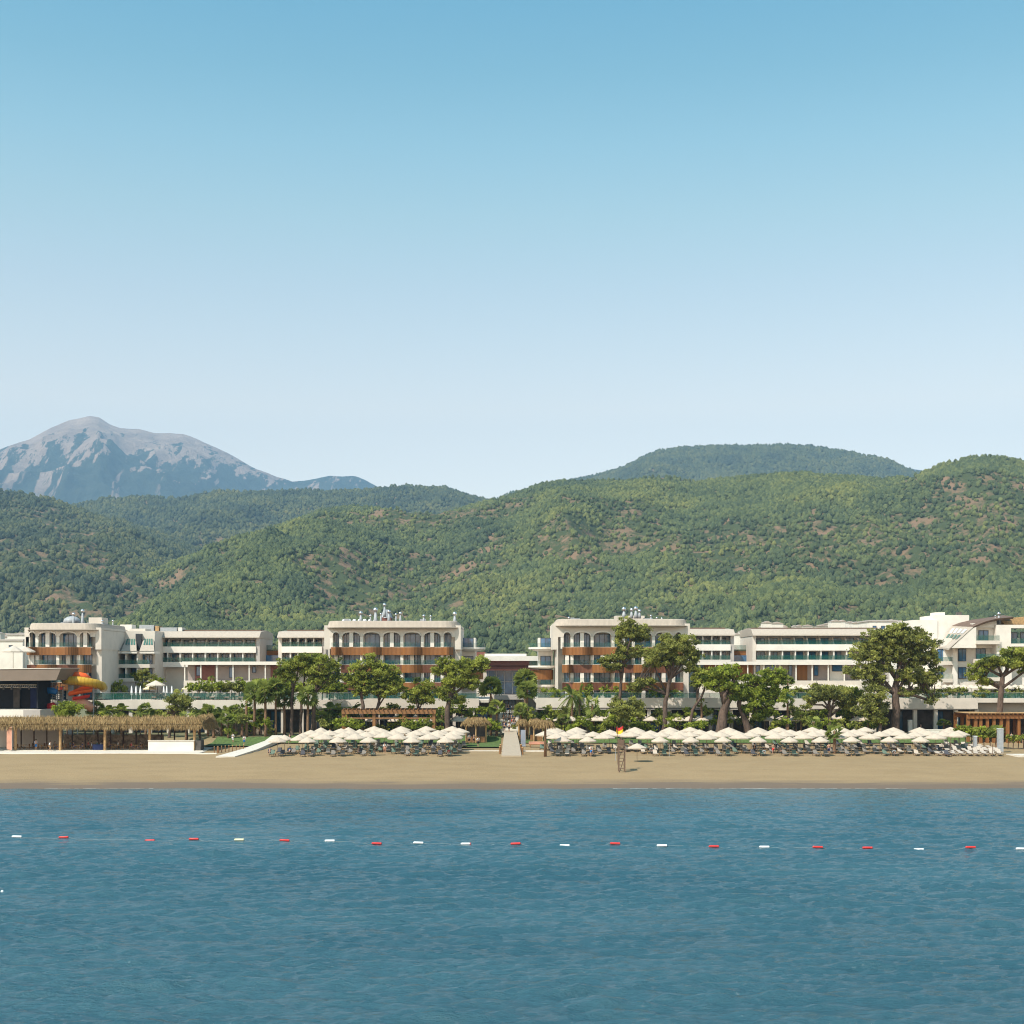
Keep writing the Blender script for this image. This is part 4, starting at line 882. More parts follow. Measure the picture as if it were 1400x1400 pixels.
VEG = [
 ('tall pine leftmost of the pine clump by the left end of the beach parasols', 243, [(399, 1003), (399, 960), (400, 925)], [(401, 909, 22, 12), (386, 919, 13, 8), (412, 897, 10, 6), (395, 926, 14, 8)], 5),
 ('pine with thin trunk second in the clump above the left parasols', 244, [(411, 1003), (412, 960), (417, 920)], [(427, 903, 16, 10), (418, 917, 15, 10), (436, 912, 12, 12)], 4),
 ('pine at the right of the clump, its crown touching the left arched block', 242, [(427, 1003), (429, 960), (436, 920)], [(449, 905, 15, 11), (455, 921, 13, 13), (441, 932, 14, 12), (430, 925, 10, 12)], 6),
 ('broad pine in front of the left arched block, left of its centre', 242, [(494, 1003), (496, 965), (494, 940)], [(488, 921, 16, 15), (497, 938, 18, 17), (478, 930, 10, 10), (505, 910, 8, 8)], 6),
 ('tall bushy pine at the centre of the left arched block', 243, [(515, 1003), (516, 968), (519, 940)], [(516, 915, 18, 13), (533, 925, 17, 15), (522, 940, 22, 15), (540, 938, 14, 14), (509, 901, 7, 7)], 5),
 ('small yellowish pine between the two big pines at the left block', 243, [(571, 1003), (571, 980), (572, 962)], [(572, 945, 18, 14), (580, 955, 14, 12), (561, 954, 11, 11), (584, 938, 10, 8)], 4),
 ('wide dark pine at the right corner of the left arched block', 241, [(612, 1003), (611, 970), (617, 945), (622, 928)], [(611, 909, 17, 10), (630, 914, 18, 13), (650, 911, 16, 13), (660, 903, 9, 9), (622, 930, 20, 14), (640, 932, 16, 13), (607, 950, 13, 14), (625, 955, 12, 10), (601, 918, 9, 8)], 8),
 ('tall pine with towering crown before the right arched block', 246, [(847, 1003), (848, 960), (850, 920), (856, 890)], [(862, 856, 19, 12), (850, 864, 12, 12), (872, 869, 16, 12), (852, 884, 14, 10), (829, 903, 13, 9), (842, 912, 15, 8), (848, 895, 14, 8), (875, 892, 14, 9)], 5),
 ('leaning pine with wide olive crown before the right end of the arched block', 243, [(906, 1003), (909, 970), (914, 940), (921, 905)], [(918, 884, 24, 11), (938, 880, 20, 12), (905, 896, 25, 9), (928, 903, 26, 9), (947, 893, 13, 9), (893, 905, 16, 9), (945, 912, 12, 8), (885, 933, 14, 6), (870, 940, 14, 7), (910, 871, 9, 6)], 7),
 ('round low pine behind the lifeguard tower', 238, [(849, 1004), (849, 992), (850, 980)], [(851, 968, 19, 12), (862, 972, 18, 13), (849, 985, 13, 10), (868, 962, 12, 9), (845, 960, 9, 6)], 4),
 ('slender pine leaning steeply right beside the bright green pines', 242, [(937, 1003), (948, 970), (963, 943)], [(966, 923, 20, 10), (958, 932, 16, 8), (975, 933, 16, 9)], 5),
 ('bright green pine with thick dark trunk, left of the twin pines', 240, [(985, 1006), (989, 975), (997, 950)], [(985, 921, 20, 12), (1000, 917, 15, 9), (977, 936, 20, 12), (997, 938, 19, 12), (1000, 950, 10, 10), (1011, 944, 14, 12)], 15),
 ('bright green pine with hanging crown, right of the twin pines', 241, [(1026, 1004), (1018, 980), (1010, 962), (1015, 945)], [(1032, 930, 17, 10), (1050, 925, 20, 11), (1062, 934, 14, 13), (1020, 948, 17, 12), (1040, 947, 22, 13), (1058, 952, 16, 13), (1030, 965, 20, 12), (1050, 970, 14, 12), (1035, 978, 14, 9), (1068, 920, 8, 7)], 9),
 ('flat topped umbrella shaped pine beside the giant pine', 242, [(1134, 1003), (1134, 980), (1134, 955)], [(1133, 947, 24, 8), (1148, 950, 19, 9), (1118, 952, 17, 9), (1107, 962, 9, 10), (1157, 960, 13, 12), (1165, 955, 8, 8)], 7),
 ('giant old pine with huge dense crown near the right end', 240, [(1224, 1006), (1225, 970), (1224, 940), (1230, 910)], [(1225, 870, 32, 15), (1198, 872, 20, 14), (1255, 876, 24, 17), (1185, 893, 22, 17), (1215, 893, 28, 18), (1247, 897, 28, 18), (1270, 897, 16, 17), (1175, 920, 20, 12), (1200, 918, 24, 14), (1268, 925, 20, 12), (1280, 918, 10, 12), (1244, 922, 24, 16), (1195, 938, 18, 9), (1262, 942, 14, 9), (1232, 858, 14, 6), (1243, 945, 14, 10), (1276, 958, 10, 7)], 12),
 ('flat spreading pine with forked reddish trunk at the right edge', 239, [(1367, 1003), (1367, 965), (1370, 930), (1377, 915)], [(1392, 895, 22, 10), (1362, 905, 26, 8), (1343, 912, 17, 9), (1334, 922, 13, 11), (1388, 907, 22, 7), (1410, 900, 24, 12), (1405, 914, 18, 8), (1378, 893, 12, 7), (1345, 932, 8, 6)], 9),
 ('loose pale pine in front of the giant pine at its lower left', 238, [(1203, 1004), (1203, 985), (1202, 965)], [(1200, 950, 12, 11), (1190, 962, 14, 13), (1206, 968, 11, 12), (1178, 968, 11, 14), (1195, 980, 10, 9)], 5),
 ('dark leafy tree between the flat topped pine and the giant pine', 244, [(1166, 1003), (1166, 990), (1166, 975)], [(1166, 958, 9, 15), (1172, 945, 8, 8), (1160, 975, 8, 10)], 4),
 ('grey olive tree with twisted limbs behind the thatched beach bar', 240, [(231, 1000), (236, 980), (240, 965)], [(246, 958, 13, 10), (255, 965, 12, 10), (236, 966, 9, 10), (240, 950, 8, 6), (228, 976, 7, 7)], 4),
 ('light green bushy tree in front of the water slide', 234, [(92, 992), (92, 980)], [(93, 966, 14, 9), (82, 972, 10, 7), (104, 969, 9, 10), (90, 976, 16, 6)], 3),
]
for i, (lab, D, path, ells, tw) in enumerate(VEG):
    olive = i in (7, 8, 9, 13, 14, 16, 18); lush = i in (11, 12, 17, 19, 0, 2)
    pine(lab, D, path, ells, tw, i, 'pine2' if olive else ('lush' if lush and i > 10 else 'pine'), 1.2 if i != 14 else 1.1,
         cat='pine tree' if i < 17 else 'tree', name='pine_tree' if i < 17 else 'garden_tree')
# palms
def palm_proto(h, fr, L, seed, name='palm_tree', fan=True, tw=.2):
    rr = random.Random(seed); t = thing(name, 'x', 'palm tree', (0, 0, 0))
    n = 7; mb = MB(); mb.tube([(.03 * math.sin(k), .0, h * k / n - (.1 if k == 0 else 0)) for k in range(n + 1)], [tw * (1.25 - .45 * k / n) for k in range(n + 1)], 8); mb.build('trunk', M['palmbark'], t, True)
    V = []; Tn = []; v0 = Vector((0, 0, h))
    for k in range(fr):
        az = rr.uniform(0, 6.28); el = rr.uniform(-.75, 1.25); d = Vector((math.cos(az) * math.cos(el), math.sin(az) * math.cos(el), math.sin(el))); side = d.cross(Vector((0, 0, 1))).normalized(); up = side.cross(d)
        tt = rr.random() * (.7 if el > 0 else .45); ln = L * rr.uniform(.8, 1.1)
        def at(u): return v0 + d * ln * u - Vector((0, 0, 1)) * ln * (.30 if fan else .5) * u * u
        V.append([at(0) + side * .025, at(.55) + side * .025, at(.55) - side * .025, at(0) - side * .025]); Tn.append(tt)
        if fan:
            c = at(.5); m_ = 9; ph = rr.uniform(-1.3, 1.3); side = side * math.cos(ph) + up * math.sin(ph); up = side.cross(d)
            for j in range(m_):
                a = (j / (m_ - 1) - .5) * 3.4; dd = (d * math.cos(a) + side * math.sin(a) + up * .12).normalized() - Vector((0, 0, .25)); e = c + dd * ln * .5; w = dd.cross(up).normalized() * .05 * L
                V.append([c, c + dd * ln * .27 + w * 1.4, e, c + dd * ln * .27 - w * 1.4]); Tn.append(min(1, max(0, tt + rr.uniform(-.1, .15))))
        else:
            for j in range(13):
                u = .15 + .85 * j / 12; c = at(u)
                for sg in (-1, 1):
                    dd = (side * sg * .8 + d * .45 - Vector((0, 0, .35))).normalized(); e = c + dd * ln * .27 * (1.1 - u * .6); w = d * .045 * L
                    V.append([c - w, c + w, e + w * .3, e - w * .3]); Tn.append(min(1, max(0, tt + rr.uniform(-.1, .15))))
    A = np.array([[tuple(p) for p in q] for q in V]).reshape(-1, 3)
    me = np_mesh('crown', A, np.arange(len(A)).reshape(-1, 4), False, Tn); link_mesh('crown', me, M['palm'], t)
    return t
PP = {'fan': (5.5, 38, 1.9, True), 'tall': (9.5, 74, 2.6, True), 'low': (2.6, 22, 1.4, True), 'date': (4.2, 20, 2.5, False), 'small': (1.5, 16, 1.3, False), 'shed': (5.5, 14, 1.3, True)}
protos = {k: palm_proto(v[0], v[1], v[2], i + 3, fan=v[3]) for i, (k, v) in enumerate(PP.items())}
PALMS = [ # px, crown row, kind, D, label
 (337, 956, 'shed', 240, 'bare trunked palm leftmost of the palm row left of the ramp'), (348, 940, 'fan', 243, 'palm with yellow green crown, second in the row left of the ramp'),
 (363, 941, 'fan', 241, 'palm with full crown in the middle of the row left of the ramp'), (377, 936, 'tall', 242, 'tall palm with pale crown at the right of the row left of the ramp'),
 (389, 950, 'fan', 244, 'palm just left of the pine clump'), (421, 946, 'fan', 241, 'palm standing between the trunks of the pine clump'),
 (292, 984, 'low', 240, 'young leaning palm in the planted strip near the bar end'),
 (312, 980, 'fan', 239, 'young short palm in the planted strip near the left lawn'),
 (331, 978, 'low', 242, 'young stubby palm in the planted strip near the garden wall'),
 (355, 972, 'fan', 245, 'young broad palm in the planted strip near the rear of the ramp'),
 (440, 975, 'fan', 244, 'young full palm in the planted strip near the pergola left post'),
 (604, 975, 'low', 243, 'young small palm in the planted strip near the pergola right post'),
 (770, 978, 'fan', 242, 'young light palm in the planted strip near the left end of the right garden'),
 (836, 982, 'low', 243, 'young squat palm in the planted strip near the round low pine'),
 (925, 978, 'fan', 244, 'young green palm in the planted strip near the leaning pine foot'),
 (1095, 975, 'fan', 243, 'young bushy palm in the planted strip near the middle of the right garden'),
 (1187, 986, 'low', 240, 'young tiny palm in the planted strip near the loose pale pine'),
 (1290, 984, 'fan', 243, 'young single palm in the planted strip near the white garden wall'),

 (671, 935, 'tall', 243, 'tall leafy palm left of the lobby steps'), (721, 940, 'tall', 243, 'tall leafy palm right of the lobby steps'), (679, 962, 'fan', 241, 'shorter palm left of the lobby steps'), (712, 966, 'fan', 241, 'shorter palm right of the lobby steps'),
 (718, 925, 'tall', 262, 'palm crown rising behind the tall palm right of the steps'), (782, 947, 'date', 245, 'feathery palm before the left end of the right arched block'), (792, 950, 'small', 249.2, 'small feathery palm beside the feathery palm'),
 (810, 960, 'low', 244, 'little palm in front of the right colonnade'), (1077, 956, 'shed', 242, 'thin palm standing right of the twin green pines'), (959, 958, 'shed', 243, 'thin palm behind the steeply leaning pine'),
 (1141, 996, 'low', 215, 'short fan palm standing among the right beach parasols'), (1112, 984, 'low', 237, 'yellowish low palm behind the right beach parasols'),
 (132, 963, 'fan', 243, 'small fan palm behind the beach bar, near the slide'), (148, 970, 'date', 242, 'feathery palm behind the beach bar roof, left one'), (166, 968, 'date', 242, 'feathery palm behind the beach bar roof, right one'), (199, 966, 'fan', 241, 'fan palm left of the twisted olive tree'),
 (284, 967, 'fan', 242, 'palm just right of the beach bar'), (303, 972, 'date', 243, 'feathery palm in the left garden near the bar'), (320, 968, 'fan', 244, 'palm in the left garden before the parapet'),
 (255, 978, 'low', 238, 'low palm right of the twisted olive tree'), (272, 972, 'date', 245, 'feathery palm over the right end of the bar roof'), (452, 966, 'date', 247, 'drooping palm left of the timber pergola'), (483, 966, 'date', 247, 'drooping palm above the timber pergola'),
 (290, 925, 'shed', 254, 'young palm on the left terrace before the pavilion'), (327, 926, 'shed', 254, 'young palm in the middle of the left terrace'), (352, 930, 'fan', 253.5, 'palm at the right of the left terrace'), (272, 928, 'shed', 254, 'young palm at the left corner of the left pavilion'),
 (1077, 926, 'fan', 253.5, 'palm before the ochre panel of the right pavilion'), (310, 938, 'low', 252, 'bushy low palm on the left terrace edge'), (760, 940, 'date', 252, 'palm on the terrace at the left corner of the right block'), (1363, 995, 'low', 225, 'low palm beside the grey boxes at the right end'),
]
for px, cy_, kind, D, lab in PALMS:
    base = TZ - .2 if D > 249.5 and D < 260 else gz(D); top = ZZ(cy_ + 3, D); h = PP[kind][0]; sc = min(1.45, max(.35, (top - base) / h))
    z0_ = base
    if kind in ('small', 'low') and (top - base) / h > 1.45: z0_ = base
    o = dup(protos[kind], (XX(px, D), D, z0_), random.random() * 6, lab); o.scale = (max(.75, min(1.15, sc)), max(.75, min(1.15, sc)), (top - base) / h)
    o.name = 'palm_tree'
for o in protos.values(): hide_proto(o)
# shrubs, each a plant of its own
def shrub(label, px, py, D, rx, ry, seed, m='lush', group=None, name='shrub', depth=.8):
    rr = np.random.default_rng(seed + 900); base = TZ - .1 if 249.6 < D < 262 else gz(D); x, y, z = P(px, py, D)
    t = thing(name, label, 'shrub', (x, D, base), group)
    L, T, cc = crown_points([(px, py, rx, ry)], D, rr, 1.1, .42, 26, depth); L[:, 2] = np.maximum(L[:, 2], base)
    link_mesh('foliage', quads_mesh('foliage', L - np.array(orig_of(t)), T, .24, rr, 1.6), M[m], t)
    mb = MB(); mb.tube([(x, D, base - .1), (x + .1, D, z)], [.09, .05], 5); mb.build('stem', M['bark'], t)
sr = random.Random(21); cnt = {}
def row_of_shrubs(x0, x1, step, y0, y1, Ds, place, mlist=('lush', 'pine', 'pine2')):
    xs = []; x = x0
    while x < x1: xs.append(x); x += step * sr.uniform(.7, 1.3)
    for k, px in enumerate(xs):
        D = sr.uniform(*Ds); shrub(f'green shrub, {ordw(k + 1)} from the left {place}', px, sr.uniform(y0, y1), D, sr.uniform(5, 10), sr.uniform(5, 9), int(px) * 3 + k, sr.choice(mlist), 'shrubs ' + place)
row_of_shrubs(284, 372, 8, 978, 1000, (238.5, 246), 'in the garden left of the ramp')
row_of_shrubs(442, 600, 10, 986, 998, (238, 245), 'behind the left parasols')
row_of_shrubs(652, 684, 8, 970, 1000, (239, 245), 'left of the lobby steps', ('lush',))
row_of_shrubs(708, 760, 9, 975, 1000, (239.5, 245), 'right of the lobby steps', ('lush', 'pine'))
row_of_shrubs(768, 960, 12, 985, 998, (238, 243), 'behind the right parasols left half', ('lush', 'pine', 'lush'))
row_of_shrubs(1060, 1215, 12, 982, 997, (237, 243), 'behind the right parasols right half')
row_of_shrubs(284, 370, 9, 966, 984, (246.3, 248.5), 'against the left colonnade', ('lush', 'pine'))
row_of_shrubs(432, 655, 12, 968, 988, (245.5, 248), 'in front of the left podium wall', ('lush', 'pine'))
row_of_shrubs(738, 960, 11, 972, 990, (245, 247.5), 'in the garden before the right colonnade', ('lush', 'pine', 'pine2'))
row_of_shrubs(966, 1215, 11, 972, 990, (245, 247.5), 'before the middle of the right podium', ('lush', 'pine', 'pine2'))
row_of_shrubs(262, 470, 10, 934, 944, (251, 253), 'on the terrace behind the left glass', ('pine', 'lush'))
row_of_shrubs(128, 250, 15, 975, 982, (238, 243), 'just behind the beach bar roof')
row_of_shrubs(300, 372, 10, 933, 943, (250.8, 252), 'along the left terrace glass')
row_of_shrubs(396, 470, 9, 938, 948, (250.8, 252.5), 'on the terrace left of the block', ('pine', 'lush'))
row_of_shrubs(1070, 1160, 11, 940, 948, (250.8, 252), 'along the right terrace glass')
row_of_shrubs(1270, 1420, 11, 945, 951, (250.8, 252), 'on the terrace of the east building', ('pine', 'pine2'))
row_of_shrubs(745, 930, 20, 944, 950, (250.8, 252), 'at the foot of the right arched block', ('lush', 'pine'))
for k, (px, py, rx, ry) in enumerate([(150, 942, 8, 12), (165, 940, 9, 9), (158, 950, 10, 6), (197, 922, 12, 9), (185, 926, 9, 7), (215, 930, 8, 7), (204, 935, 14, 7)]):
    shrub(f'leafy shrub, {ordw(k + 1)} of those planted before the stepped section with skylights', px, py, 257, rx, ry, 50 + k, ('pine2', 'pine', 'lush')[k % 3], 'planting before the stepped section')
for k in range(7):
    shrub(f'dark green hedge bush, {ordw(k + 1)} from the left in the hedge at the right end', 1311 + k * 8.5, 999 + k * .9, 229 - k * .4, 8, 8.5, 70 + k, 'pine' if k % 2 else 'lush', 'hedge bushes right of the beach', 'hedge_bush')
for k in range(5): shrub(f'low green bush, {ordw(k + 1)} from the left before the far right restaurant', 1378 + k * 7, 1009, 224, 6, 4, 90 + k, 'pine', 'low bushes at the far right')
def lawn(label, px0, px1, D0, D1):
    mb = MB(); N = 10
    for k in range(N): 
        a, b = D0 + (D1 - D0) * k / N, D0 + (D1 - D0) * (k + 1) / N; za, zb = gz(a) + .16, gz(b) + .16
        mb.add([(XX(px0, D0), a, za), (XX(px1, D0), a, za), (XX(px1, D0), b, zb), (XX(px0, D0), b, zb)], [(0, 1, 2, 3)])
    tag(mb.build('lawn', M['grass']), label, kind='structure')
lawn('bright green lawn right of the beach bar', 278, 368, 229, 240); lawn('bright green lawn between left parasols and boardwalk', 622, 684, 227, 242); lawn('green lawn strip behind the right parasols', 716, 1330, 235.5, 240)
lawn('green lawn behind the left parasols', 370, 622, 235, 242)
# ------------------------------------------------------------ people
def skin_mesh(verts, edges, radii, name):
    me = bpy.data.meshes.new(name); me.from_pydata(verts, edges, []); o = bpy.data.objects.new(name, me); COL.objects.link(o)
    sk = o.modifiers.new('s', 'SKIN'); ss = o.modifiers.new('b', 'SUBSURF'); ss.levels = 1; ss.render_levels = 1
    for i, v in enumerate(me.skin_vertices[0].data): v.radius = radii[i] if hasattr(radii[i], '__len__') else (radii[i], radii[i]); v.use_root = (i == 0)
    dg = bpy.context.evaluated_depsgraph_get(); dg.update(); r = bpy.data.meshes.new_from_object(o.evaluated_get(dg)); bpy.data.objects.remove(o); r.name = name
    r.polygons.foreach_set('use_smooth', [True] * len(r.polygons)); return r
def chain(parts):
    vs, es, rs = [], [], []; idx = {}
    for p, q, r, par in parts: idx[p] = len(vs); vs.append(q); rs.append(r); es += [(idx[par], idx[p])] if par else []
    return vs, es, rs
def pose(kind):
    # pelvis at origin height hp; x right, -y towards the sea
    if kind == 'stand': hp = .92; knee = [(-.10, 0, .48), (.10, 0, .48)]; ank = [(-.10, .02, .07), (.10, .02, .07)]
    if kind == 'walk': hp = .90; knee = [(-.10, -.16, .50), (.10, .10, .49)]; ank = [(-.10, -.26, .08), (.10, .36, .14)]
    if kind == 'sit': hp = .50; knee = [(-.14, -.42, .50), (.14, -.42, .50)]; ank = [(-.14, -.42, .08), (.14, -.42, .08)]
    if kind == 'lie': hp = .42; knee = [(-.11, -.42, .50), (.11, -.42, .47)]; ank = [(-.11, -.80, .40), (.11, -.82, .40)]
    lean = {'stand': 0, 'walk': -.03, 'sit': .05, 'lie': .36}[kind]; th = {'lie': .42}.get(kind, .5)
    ch = (0, lean * .7, hp + th * .72); nk = (0, lean, hp + th * 1.06)
    P_ = [('pel', (0, 0, hp), (.14, .10), None), ('wa', (0, lean * .35, hp + .20), (.12, .085), 'pel'), ('ch', ch, (.155, .10), 'wa'), ('nk', nk, .05, 'ch'), ('hd0', (0, nk[1] - .01, nk[2] + .11), (.07, .08), 'nk'), ('hd1', (0, nk[1] - .01, nk[2] + .24), (.065, .08), 'hd0')]
    for s, k, a in ((-1, knee[0], ank[0]), (1, knee[1], ank[1])):
        P_ += [(f'h{s}', (s * .09, 0, hp - .06), .085, 'pel'), (f'k{s}', k, .055, f'h{s}'), (f'a{s}', a, .035, f'k{s}'), (f't{s}', (a[0], a[1] - .16, max(.03, a[2] - .04)), .03, f'a{s}')]
        ez = ch[2] - .24; P_ += [(f'sh{s}', (s * .18, ch[1], ch[2] + .08), .055, 'ch'), (f'e{s}', (s * .24, ch[1] + (.05 if kind != 'sit' else -.05), ez), .038, f'sh{s}'), (f'w{s}', (s * .22, ch[1] - (.08 if kind in ('stand', 'lie') else .26 if kind == 'sit' else .18 * s), ez - (.22 if kind != 'sit' else .02)), .028, f'e{s}'), (f'hn{s}', (s * .21, ch[1] - (.11 if kind in ('stand', 'lie') else .36 if kind == 'sit' else .22 * s), ez - (.31 if kind != 'sit' else .03)), (.03, .018), f'w{s}')]
    return P_
PM = {}
for kd in ('stand', 'walk', 'sit', 'lie'):
    pp = pose(kd); body = skin_mesh(*chain(pp), 'body_' + kd); d = {a: (b, c) for a, b, c, e in pp}
    def grow(ids, k, f=1.0):
        out = []
        for nme, par, r in ids: out.append((nme, d[nme][0], tuple(x + k for x in (r if hasattr(r, '__len__') else (r, r))), par))
        return skin_mesh(*chain(out), 'clothes')
    shirt = grow([('wa', None, (.135, .10)), ('ch', 'wa', (.165, .11)), ('sh-1', 'ch', .062), ('e-1', 'sh-1', .05), ('sh1', 'ch', .062), ('e1', 'sh1', .05)], .012)
    sh = [('pel', None, (.145, .105)), ('h-1', 'pel', .095), ('k-1', 'h-1', .07), ('h1', 'pel', .095), ('k1', 'h1', .07)]; shorts = grow(sh, .012)
    hb = MB(); hd = d['hd1'][0]; hb.ball((hd[0], hd[1] + .012, hd[2] - .03), .105, 10, 6, 1.05); hv = hb
    hm = bpy.data.meshes.new('hair'); hm.from_pydata(hv.v, [], hv.f); PM[kd] = (body, shirt, shorts, hm)
def with_mat(me, m): c = me.copy(); c.materials.clear(); c.materials.append(m); return c
CM = {}
def cloth(i, kd, mn):
    if (i, kd, mn) not in CM: CM[(i, kd, mn)] = with_mat(PM[kd][i], M[mn])
    return CM[(i, kd, mn)]
def person(label, loc, kd='stand', shirt='whitep', shorts='navy', rz=0, group=None, sc=1, hair='hair'):
    t = thing('person', label, 'person', loc, group, rz); t.scale = (sc, sc, sc)
    b = link_mesh('body', cloth(0, kd, 'skin'), None, t)
    if shirt: link_mesh('shirt', cloth(1, kd, shirt), None, t)
    link_mesh('shorts', cloth(2, kd, shorts), None, t); link_mesh('hair', cloth(3, kd, hair), None, t)
    return t

# ------------------------------------------------------------ beach parasols and loungers
def parasol_proto(rad, h, m, n=8, val=.16, ang=0):
    t = thing('beach_parasol', 'x', 'parasol', (0, 0, 0)); mb = MB(); R_ = rad; vs = [(0, 0, h + .72)]
    rings = [(.40, .46), (.75, .20), (1.0, .0)]
    for fr, dz in rings:
        for k in range(n * 2):
            a = 2 * math.pi * k / (n * 2) + ang; rr_ = R_ * fr * (1 if k % 2 == 0 else .94); vs.append((rr_ * math.cos(a), rr_ * math.sin(a), h + dz - (.0 if k % 2 == 0 else -.02 * fr)))
    for k in range(n * 2): a = 2 * math.pi * k / (n * 2) + ang; rr_ = R_ * (1.0 if k % 2 == 0 else .94) * .995; vs.append((rr_ * math.cos(a), rr_ * math.sin(a), h - val))
    N = n * 2; fs = [(0, 1 + k, 1 + (k + 1) % N) for k in range(N)]
    for j in range(3): fs += [(1 + j * N + k, 1 + (j + 1) * N + k, 1 + (j + 1) * N + (k + 1) % N, 1 + j * N + (k + 1) % N) for k in range(N)]
    mb.add(vs, fs); mb.build('canopy', m, t)
    MB().tube([(0, 0, -.2), (0, 0, h + .72)], .035, 6).build('pole', M['pole'], t)
    rb = MB()
    for k in range(n): a = 2 * math.pi * k / n + ang; rb.tube([(0, 0, h + .66), (R_ * .97 * math.cos(a), R_ * .97 * math.sin(a), h - .02)], .014, 4)
    rb.build('ribs', M['pole'], t)
    return t
par_big = parasol_proto(1.8, 2.45, M['canvas']); par_small = parasol_proto(1.38, 2.25, M['canvas']); par_ter = parasol_proto(1.5, 2.2, M['canvas_w'], 4, .12); par_yel = parasol_proto(1.5, 2.2, M['canvas_y'], 4, .12)
def lounger_proto(m, raised=True):
    t = thing('sun_lounger', 'x', 'sun lounger', (0, 0, 0)); f = MB()
    for x in (-.33, .33): f.box(x - .03, x + .03, -.95, .95, .30, .36)
    for x in (-.33, .33):
        for y in (-.8, .75): f.box(x - .03, x + .03, y - .03, y + .03, -.1, .30)
    for k in range(3): f.box(-.3, .3, -.9 + k * .6, -.84 + k * .6, .31, .35)
    f.build('frame', M['lframe'], t)
    MB().box(-.31, .31, -.97, .30, .365, .45).build('seat', m, t)
    a = R(48 if raised else 12); c, s = math.cos(a), math.sin(a); L = .72
    MB().prismx([(.30, .365), (.30 + L * c, .365 + L * s), (.30 + L * c - .085 * s, .365 + L * s + .085 * c), (.30 - .085 * s, .365 + .085 * c)][::-1], -.31, .31).build('backrest', m, t)
    return t
LP = {k: lounger_proto(M[k], r_) for k, r_ in (('cush', True), ('cushg', True), ('cushw', True), ('cushb', True))}
LPF = lounger_proto(M['cushw'], False)
pr = random.Random(5)
table_m = MB(); table_m.lathe((0, 0, 0), [(.05, -.1), (.05, .42), (.24, .43), (.24, .46)], 10)
def table_at(x, y, label, grp):
    o = table_m.build('side_table', M['whitep'] if pr.random() < .3 else M['tan']) if 'tm' not in CM else None
    if o: CM['tm'] = o.data
    else: o = bpy.data.objects.new('side_table', CM['tm']); COL.objects.link(o)
    o.location = (x, y, gz(y)); return tag(o, label, 'side table', grp)
LN = {'cush': 'grey brown', 'cushg': 'green towelled', 'cushw': 'cream', 'cushb': 'dark'}
npar = 0
def set_unit(x, y, proto, row, k, side, bias, nl=2):
    """one parasol with its pair of loungers"""
    g = 'cream parasols in the beach field ' + side
    o = dup(proto, (x, y, gz(y)), pr.uniform(0, 1.5), f'cream beach parasol, {ordw(k)} from the left in the {row} {side}', g); o.rotation_euler[0] = pr.uniform(-.03, .03)
    for j in range(nl):
        sx = -1 if j == 0 else 1; m_ = pr.choices(['cush', 'cushg', 'cushw', 'cushb'], bias)[0]
        dup(LP[m_], (x + sx * .72 + pr.uniform(-.1, .1), y - .35 + pr.uniform(-.2, .2), gz(y)), pr.uniform(-.12, .12), f"{LN[m_]} lounger, {('left','right')[j]} under parasol {ordw(k)} of the {row} {side}", 'sun loungers ' + side)
ROWN = ['front row', 'second row', 'third row', 'fourth row', 'fifth row', 'back row']
SL, SR = 'in the left field', 'in the right field'
rowsL = [(210.5, [378, 421, 463, 505, 563, 607]), (214.6, [390, 407, 442, 484, 545, 585, 615]), (218.8, [376, 412, 436, 470, 500, 528, 562, 598, 622]), (223.2, [402, 425, 452, 480, 512, 540, 570, 600, 624]), (228, [395, 415, 440, 468, 492, 520, 550, 580, 606, 628]), (233, [408, 438, 478, 511, 550, 585, 618])]
for r_, (D, xs) in enumerate(rowsL):
    for k, px in enumerate(xs):
        if px < 300 + (1036 - 1036) + (D - 209) * 2.9 + 62: continue
        x = XX(px + pr.uniform(-2, 2), D); y = D + pr.uniform(-.5, .5); set_unit(x, y, par_small if r_ == 0 or pr.random() < .35 else par_big, ROWN[r_], k + 1, SL, (5, 3.5, .8, 1.2))
        if pr.random() < .6: table_at(x + pr.uniform(-.2, .2), y - .5, f'small round side table under parasol {ordw(k+1)} of the {ROWN[r_]} {SL}', 'side tables on the beach')
rowsR = [(211, [769.5, 802.5, 903, 945, 988, 1038, 1079, 1121, 1164, 1216, 1259]), (215.5, [760, 790, 828, 884, 925, 965, 1012, 1060, 1100, 1142, 1190, 1238, 1280]), (220, [773, 812, 862, 905, 944, 985, 1027, 1072, 1112, 1158, 1203, 1250, 1290, 1305]), (222.6, [748, 782, 846, 890, 930, 972, 1008, 1055, 1095, 1135, 1176, 1228, 1270, 1312]),
         (225, [757, 790, 835, 874, 915, 956, 1000, 1040, 1080, 1125, 1170, 1215, 1262, 1296]), (230.5, [759, 788, 868, 918, 945, 995, 1035, 1065, 1110, 1150, 1185, 1222, 1255, 1300])]
for r_, (D, xs) in enumerate(rowsR):
    nm = ROWN[r_]
    for k, px in enumerate(xs):
        x = XX(px + pr.uniform(-2, 2), D); y = D + pr.uniform(-.5, .5); set_unit(x, y, par_small if r_ == 0 else par_big, nm, k + 1, SR, (6, 1.5, 1.6, 1.2))
        if pr.random() < .5: table_at(x + pr.uniform(-.2, .2), y - .5, f'small round side table under parasol {ordw(k+1)} of the {nm} {SR}', 'side tables on the beach')
